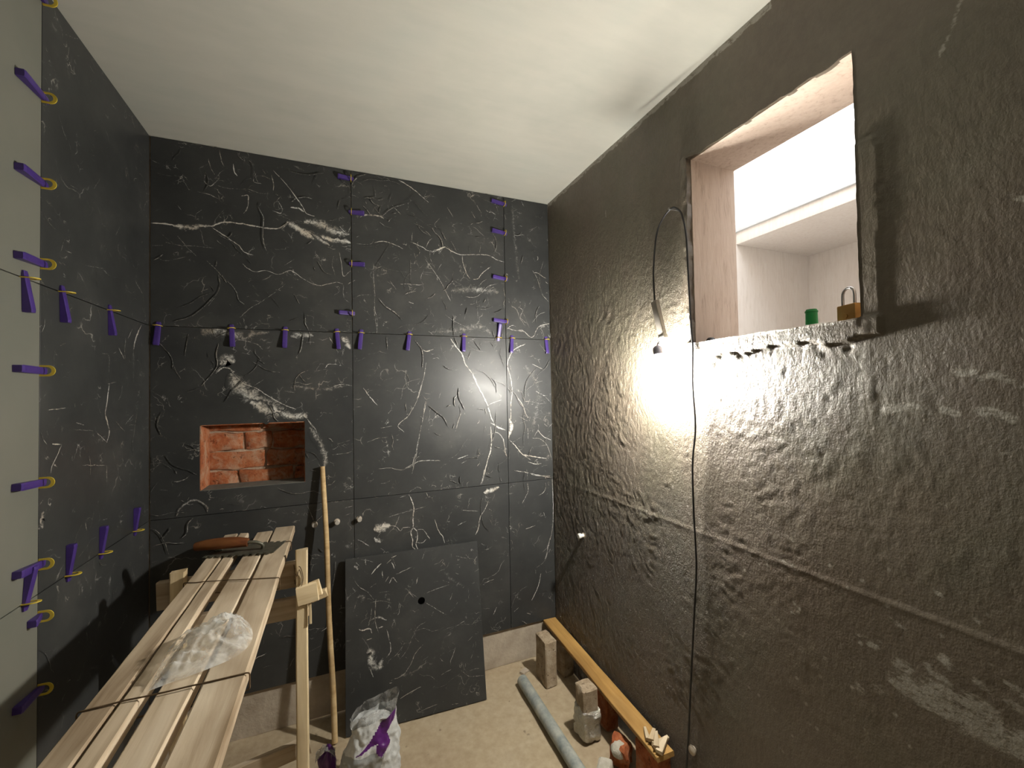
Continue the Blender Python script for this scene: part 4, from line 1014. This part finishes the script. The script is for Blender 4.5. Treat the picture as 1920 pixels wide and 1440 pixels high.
pp0, pp1 = Vector((0.857, 2.005, 0.026)), Vector((0.843, 1.15, 0.026))
prof = []
ro, ri = 0.0265, 0.0225
verts, faces = [], []
u = (pp1 - pp0).normalized()
n, seg = 24, 20
for ring_i, (r, rev) in enumerate(((ro, 0), (ri, 1))):
    for i in range(seg + 1):
        p = (pp1 - pp0) * (i / seg)
        for k in range(n):
            a = 2 * math.pi * k / n
            d = 1 + 0.012 * mnoise.noise(Vector((i * 0.7, math.cos(a), math.sin(a))))
            verts.append(p + Vector((math.cos(a), 0, math.sin(a))) * r * d)
S = (seg + 1) * n
for i in range(seg):
    for k in range(n):
        q = (i * n + k, i * n + (k + 1) % n, (i + 1) * n + (k + 1) % n, (i + 1) * n + k)
        faces.append(q); faces.append(tuple(S + t for t in q)[::-1])
for i in (0, seg):
    for k in range(n):
        q = (i * n + k, i * n + (k + 1) % n, S + i * n + (k + 1) % n, S + i * n + k)
        faces.append(q if i else q[::-1])
me = mesh_py('metal_pipe', verts, faces, True, 45)
bm = bmesh.new(); bm.from_mesh(me); bmesh.ops.recalc_face_normals(bm, faces=bm.faces); bm.to_mesh(me); bm.free()
tag(new('metal_pipe', me, None, M['pipe'], loc=pp0), 'dusty blue-grey metal pipe lying on the floor beside the bricks', 'pipe')

# ------------------------------------------------------------------ hanging bulb on its cable
lamp = empty('hanging_bulb', (1.100, 1.206, 1.502))
tag(lamp, 'lit bare bulb hanging on a black cord from a nail in the dark wall', 'lamp')
def lpart(name, me, mat, mw=None, loc=None):
    o = new(name, me, None, mat, mw=mw, loc=loc); return child_keep(o, lamp)
bax = Vector((-0.01, -0.22, -1)).normalized()            # the bulb hangs slightly askew
bt = Vector((1.100, 1.240, 1.640))
sx = bax.cross(Vector((1, 0, 0))).normalized(); sy = bax.cross(sx)
BM = frame_matrix(bt, sx, sy, bax)
lpart('socket', lathe_mesh('socket', [(0.010, -0.006), (0.0155, 0.0), (0.0165, 0.004), (0.0165, 0.022), (0.0180, 0.024), (0.0180, 0.027), (0.0165, 0.029), (0.0165, 0.050), (0.0140, 0.052)], 24), M['socket'], BM)
prof = [(0.0135, 0.0505), (0.0150, 0.056), (0.0200, 0.066), (0.0265, 0.079)] + [(0.0320 * math.cos(a), 0.100 + 0.0320 * math.sin(a)) for a in [math.radians(d) for d in (-20, 0, 18, 36, 54, 70)]] + [(0.001, 0.132)]
lpart('bulb_glass', lathe_mesh('bulb_glass', prof, 20), M['glow'], BM)
ct, cbm = Vector((1.100, 1.246, 1.815)), Vector((1.100, 1.207, 1.669))
cu = (cbm - ct).normalized(); cs = cu.cross(Vector((1, 0, 0))).normalized(); cn = cu.cross(cs)
L = (cbm - ct).length
b = box_bm((-0.0135, -0.009, 0), (0.0135, 0.009, L - 0.014), 0.003)
lpart('connector', mesh_bm('connector', b), M['beigeplast'], frame_matrix(ct, cs, cn, cu))
b = box_bm((-0.015, -0.010, L - 0.014), (0.015, 0.010, L), 0.002)
lpart('connector_cap', mesh_bm('connector_cap', b), M['whiteplast'], frame_matrix(ct, cs, cn, cu))
lpart('lead', tube_mesh('lead', catmull([cbm - cu * 0.004, cbm + Vector((0, 0.006, -0.004)), Vector((1.100, 1.233, 1.658)), bt - bax * 0.004], 6), 0.0028, 8), M['socket'])
cordp = [(1.100, 1.246, 1.817), (1.106, 1.256, 1.87), (1.114, 1.264, 1.950), (1.116, 1.246, 2.068), (1.119, 1.213, 2.117), (1.122, 1.172, 2.139), (1.125, 1.145, 2.124), (1.128, 1.129, 2.095)]
cab = [(1.130, 1.115, 2.015), (1.128, 1.109, 1.891), (1.128, 1.103, 1.70), (1.124, 1.094, 1.630), (1.132, 1.107, 1.502), (1.133, 1.101, 1.355), (1.133, 1.118, 1.225),
       (1.133, 1.119, 1.059), (1.131, 1.112, 0.879), (1.132, 1.130, 0.69), (1.132, 1.153, 0.457), (1.130, 1.171, 0.243), (1.122, 1.18, 0.10), (1.115, 1.178, 0.020), (1.108, 1.12, 0.004), (1.09, 1.03, 0.003), (1.08, 0.90, 0.003)]
lpart('cord', tube_mesh('cord', catmull(cordp + cab, 8), 0.0032, 10), M['black'])
nl = new('nail', lathe_mesh('nail', [(0.0045, 0), (0.0045, 0.0015), (0.0016, 0.002), (0.0016, 0.055)], 12), None, M['chrome'], mw=frame_matrix((1.115, 1.172, 2.146), (0, 1, 0), (0, 0, -1), (1, 0, 0)))
nl.matrix_world = frame_matrix((1.106, 1.170, 2.1335), (0, 1, 0), (0, 0, 1), (1, 0, 0))
tag(nl, 'bent nail left of the window from which the bulb cord hangs', 'nail')

# ------------------------------------------------------------------ things on the window sill
pl = empty('padlock', (1.205, 0.660, OZ0 - 0.004), (0, 0, math.radians(72)))
tag(pl, 'brass padlock standing on the window sill', 'padlock')
new('body', mesh_bm('body', box_bm((-0.027, -0.0095, 0), (0.027, 0.0095, 0.050), 0.003)), pl, M['brass'])
sh = [(-0.0175, 0, 0.046), (-0.0175, 0, 0.072)] + [(-0.0175 * math.cos(a), 0, 0.074 + 0.0185 * math.sin(a)) for a in [math.pi * q / 10 for q in range(1, 10)]] + [(0.0175, 0, 0.072), (0.0175, 0, 0.046)]
new('shackle', tube_mesh('shackle', sh, 0.0036, 10), pl, M['chrome'])
new('cylinder_rim', lathe_mesh('cylinder_rim', [(0.003, -0.001), (0.006, -0.001), (0.006, 0.002), (0.003, 0.002)], 16), pl, M['brass'], mw=frame_matrix((0, 0.0095, 0.02), (1, 0, 0), (0, 0, -1), (0, 1, 0)))
gc = empty('green_cap', (1.205, 0.752, OZ0 - 0.004))
tag(gc, 'small green plastic cap standing on the window sill', 'cap')
new('shell', lathe_mesh('shell', [(0.0145, 0), (0.0150, 0.003), (0.0145, 0.030), (0.0140, 0.051), (0.0125, 0.055), (0.004, 0.056)], 28), gc, M['green'])
new('rim', lathe_mesh('rim', [(0.0150, 0.046), (0.0155, 0.047), (0.0155, 0.050), (0.0150, 0.051)], 28, False), gc, M['green'])
bs = crumple('black_plug', (0.040, 0.032, 0.026), 5.0, M['black'], (1.200, 1.086, OZ0 - 0.004), 0.3, 3, 0.15, 1.2)
tag(bs, 'small black rubber plug in the left corner of the window sill', 'plug')

# ------------------------------------------------------------------ water outlets and wall stubs
def outlet(name, org, nrm, r, L, mat, label, group=None, cap=None):
    n = Vector(nrm); v = Vector((0, 0, 1)); u = v.cross(n)
    t = empty(name); t.matrix_world = frame_matrix(org, u, v, n)
    tag(t, label, 'pipe outlet', group)
    new('stub', lathe_mesh('stub', [(r * 0.72, -0.008), (r * 0.72, L * 0.55), (r, L * 0.58), (r * 1.02, L * 0.9), (r * 0.8, L)], 18), t, mat)
    new('collar', lathe_mesh('collar', [(r * 1.15, 0.0005), (r * 1.2, 0.002), (r * 0.74, 0.004)], 18), t, M['concrete'])
for x, lb in ((-0.100, 'capped water outlet left of the stick on the tiled wall'), (-0.004, 'capped water outlet just right of the stick on the tiled wall'), (0.094, 'capped water outlet farthest right of the stick, above the loose tile')):
    outlet('water_outlet', (x, YB, 0.893), (0, -1, 0), 0.011, 0.026, M['beigeplast'], lb, 'water outlets on the back wall')
outlet('water_outlet', (XR - 0.004, 1.858, 0.757), (-1, 0, 0), 0.013, 0.034, M['whiteplast'], 'white capped pipe stub sticking out of the dark wall')
outlet('water_outlet', (XR - 0.004, 1.158, 0.225), (-1, 0, 0), 0.015, 0.020, M['concrete'], 'pale pipe stub low on the dark wall by the cable')

# ------------------------------------------------------------------ tile levelling clips
def tab_mesh():
    hw, hh, iw, ih, tk = 0.0145, 0.031, 0.0098, 0.0235, 0.0012
    n = 14
    out = [(hw, 0)] + [(hw * math.cos(a), hh - hw + hw * math.sin(a)) for a in [math.pi * q / n for q in range(n + 1)]] + [(-hw, 0)]
    inn = [(iw, 0.002)] + [(iw * math.cos(a), ih - iw + iw * math.sin(a)) for a in [math.pi * q / n for q in range(n + 1)]] + [(-iw, 0.002)]
    v, f = [], []
    m = len(out)
    for s in (-tk, tk):
        v += [(s, y, z) for y, z in out]; v += [(s, y, z) for y, z in inn]
    for i in range(m):
        j = (i + 1) % m
        f += [(i, j, m + j, m + i), (2 * m + j, 2 * m + i, 3 * m + i, 3 * m + j), (j, i, 2 * m + i, 2 * m + j), (m + i, m + j, 3 * m + j, 3 * m + i)]
    me = mesh_py('tab', v, f)
    bm = bmesh.new(); bm.from_mesh(me); bmesh.ops.recalc_face_normals(bm, faces=bm.faces); bm.to_mesh(me); bm.free()
    me.materials.append(M['yellow']); return me
def wedge_mesh():
    w = 0.0092
    v, f = [], []
    xs = [-0.018, -0.010, 0.0, 0.02, 0.04, 0.06, 0.078, 0.085]
    for x in xs:
        top = 0.004 + (x + 0.018) / 0.103 * 0.015
        ww = w if x > -0.012 else w * 0.8
        if x > 0.08: ww *= 0.9; top -= 0.002
        v += [(x, -ww, 0.0008), (x, ww, 0.0008), (x, ww, top), (x, ww * 0.55, top + 0.001), (x, -ww * 0.55, top + 0.001), (x, -ww, top)]
    for i in range(len(xs) - 1):
        for k in range(6):
            f.append((i * 6 + k, i * 6 + (k + 1) % 6, (i + 1) * 6 + (k + 1) % 6, (i + 1) * 6 + k))
    f += [tuple(range(6)), tuple((len(xs) - 1) * 6 + k for k in range(6))]
    me = mesh_py('wedge', v, f)
    bm = bmesh.new(); bm.from_mesh(me); bmesh.ops.recalc_face_normals(bm, faces=bm.faces); bm.to_mesh(me); bm.free()
    me.materials.append(M['purple']); return me
TAB, WEDGE = tab_mesh(), wedge_mesh()
def clip(org, n, w, label, group, tilt=0.0, wedge=True, wl=1.0):
    n, w = Vector(n), Vector(w)
    w = Matrix.Rotation(math.radians(tilt), 3, n) @ w
    t = empty('levelling_clip'); t.matrix_world = frame_matrix(org, w, n.cross(w), n)
    tag(t, label, 'tile clip', group)
    new('tab', TAB, t)
    if wedge:
        o = new('wedge', WEDGE, t); o.scale = (wl, 1, 1)
left_n, back_n = (1, 0, 0), (0, -1, 0)
ords = ['first', 'second', 'third', 'fourth', 'fifth', 'sixth', 'seventh', 'eighth', 'ninth']
for i, (z, tl, wl) in enumerate(((2.548, 10, 0.9), (2.285, 2, 1.2), (2.055, 3, 1.2), (1.842, 4, 1.2), (1.562, 0, 1.2), (1.272, -4, 1.2), (1.063, -5, 1.15), (0.930, 0, 0.5), (0.745, -5, 1.1))):
    lb = 'purple wedge clip on the upright pale tile edge, %s from the ceiling' % ords[i]
    clip((XL, JY, z), left_n, (0, -1, 0), lb, 'clips on the pale tile edge', tl, True, wl)
for y, w, lb in ((1.418, -1, 'purple wedge clip hanging on the upper joint of the pale tile'),
                 (1.572, -1, 'purple wedge clip on the upper joint of the left black tiles, nearest the pale tile'),
                 (1.842, -1, 'purple wedge clip midway along the upper joint of the left black tiles')):
    clip((XL, y, 1.788), left_n, (0, 0, w), lb, 'clips on the left wall joints', 2)
clip((XL, 1.430, 0.988), left_n, (0, 0, 1), 'purple wedge clip standing up from the lower joint of the pale tile', 'clips on the left wall joints', -6)
clip((XL, 1.610, 0.988), left_n, (0, 0, 1), 'purple wedge clip on the lower joint of the left black tiles, nearest the pale tile', 'clips on the left wall joints')
clip((XL, 1.792, 0.988), left_n, (0, 0, 1), 'purple wedge clip midway along the lower joint of the left black tiles', 'clips on the left wall joints')
clip((XL, 2.040, 0.988), left_n, (0, 0, 1), 'purple wedge clip on the lower joint close to the back corner', 'clips on the left wall joints')
bx = (-0.682, -0.423, -0.215, 0.003, 0.112, 0.342, 0.628, 0.905, 1.118)
where = ('in the left corner', 'second from the left corner', 'third from the left corner', 'just left of the vertical seam', 'just right of the vertical seam',
         'fourth from the right corner', 'third from the right corner', 'second from the right corner', 'in the right corner')
for i, x in enumerate(bx):
    clip((x, YB, 1.788), back_n, (0, 0, -1), 'purple wedge clip hanging on the back wall joint, ' + where[i], 'clips on the back wall joint', (-4, 3, -2, 5, -6, -8, -4, -6, 2)[i], True, 0.95)
for i, (z, s) in enumerate(((2.540, -1), (2.376, 1), (2.123, 1), (1.882, -1))):
    clip((0.0715, YB, z), back_n, (s, 0, 0), 'dark wedge clip on the left vertical seam of the back wall, %s from the top' % ords[i], 'clips on the left vertical seam', 0, True, 0.7)
for i, z in enumerate((2.540, 2.376, 2.119, 1.880)):
    clip((0.871, YB, z), back_n, (-1, 0, 0), 'purple wedge clip on the right vertical seam of the back wall, %s from the top' % ords[i], 'clips on the right vertical seam', -4, True, 0.9)
clip((0.825, YB, 1.788), back_n, (0, 0, 1), 'purple wedge standing up from the joint beside the right vertical seam', 'clips on the back wall joint', -6, True, 0.95)
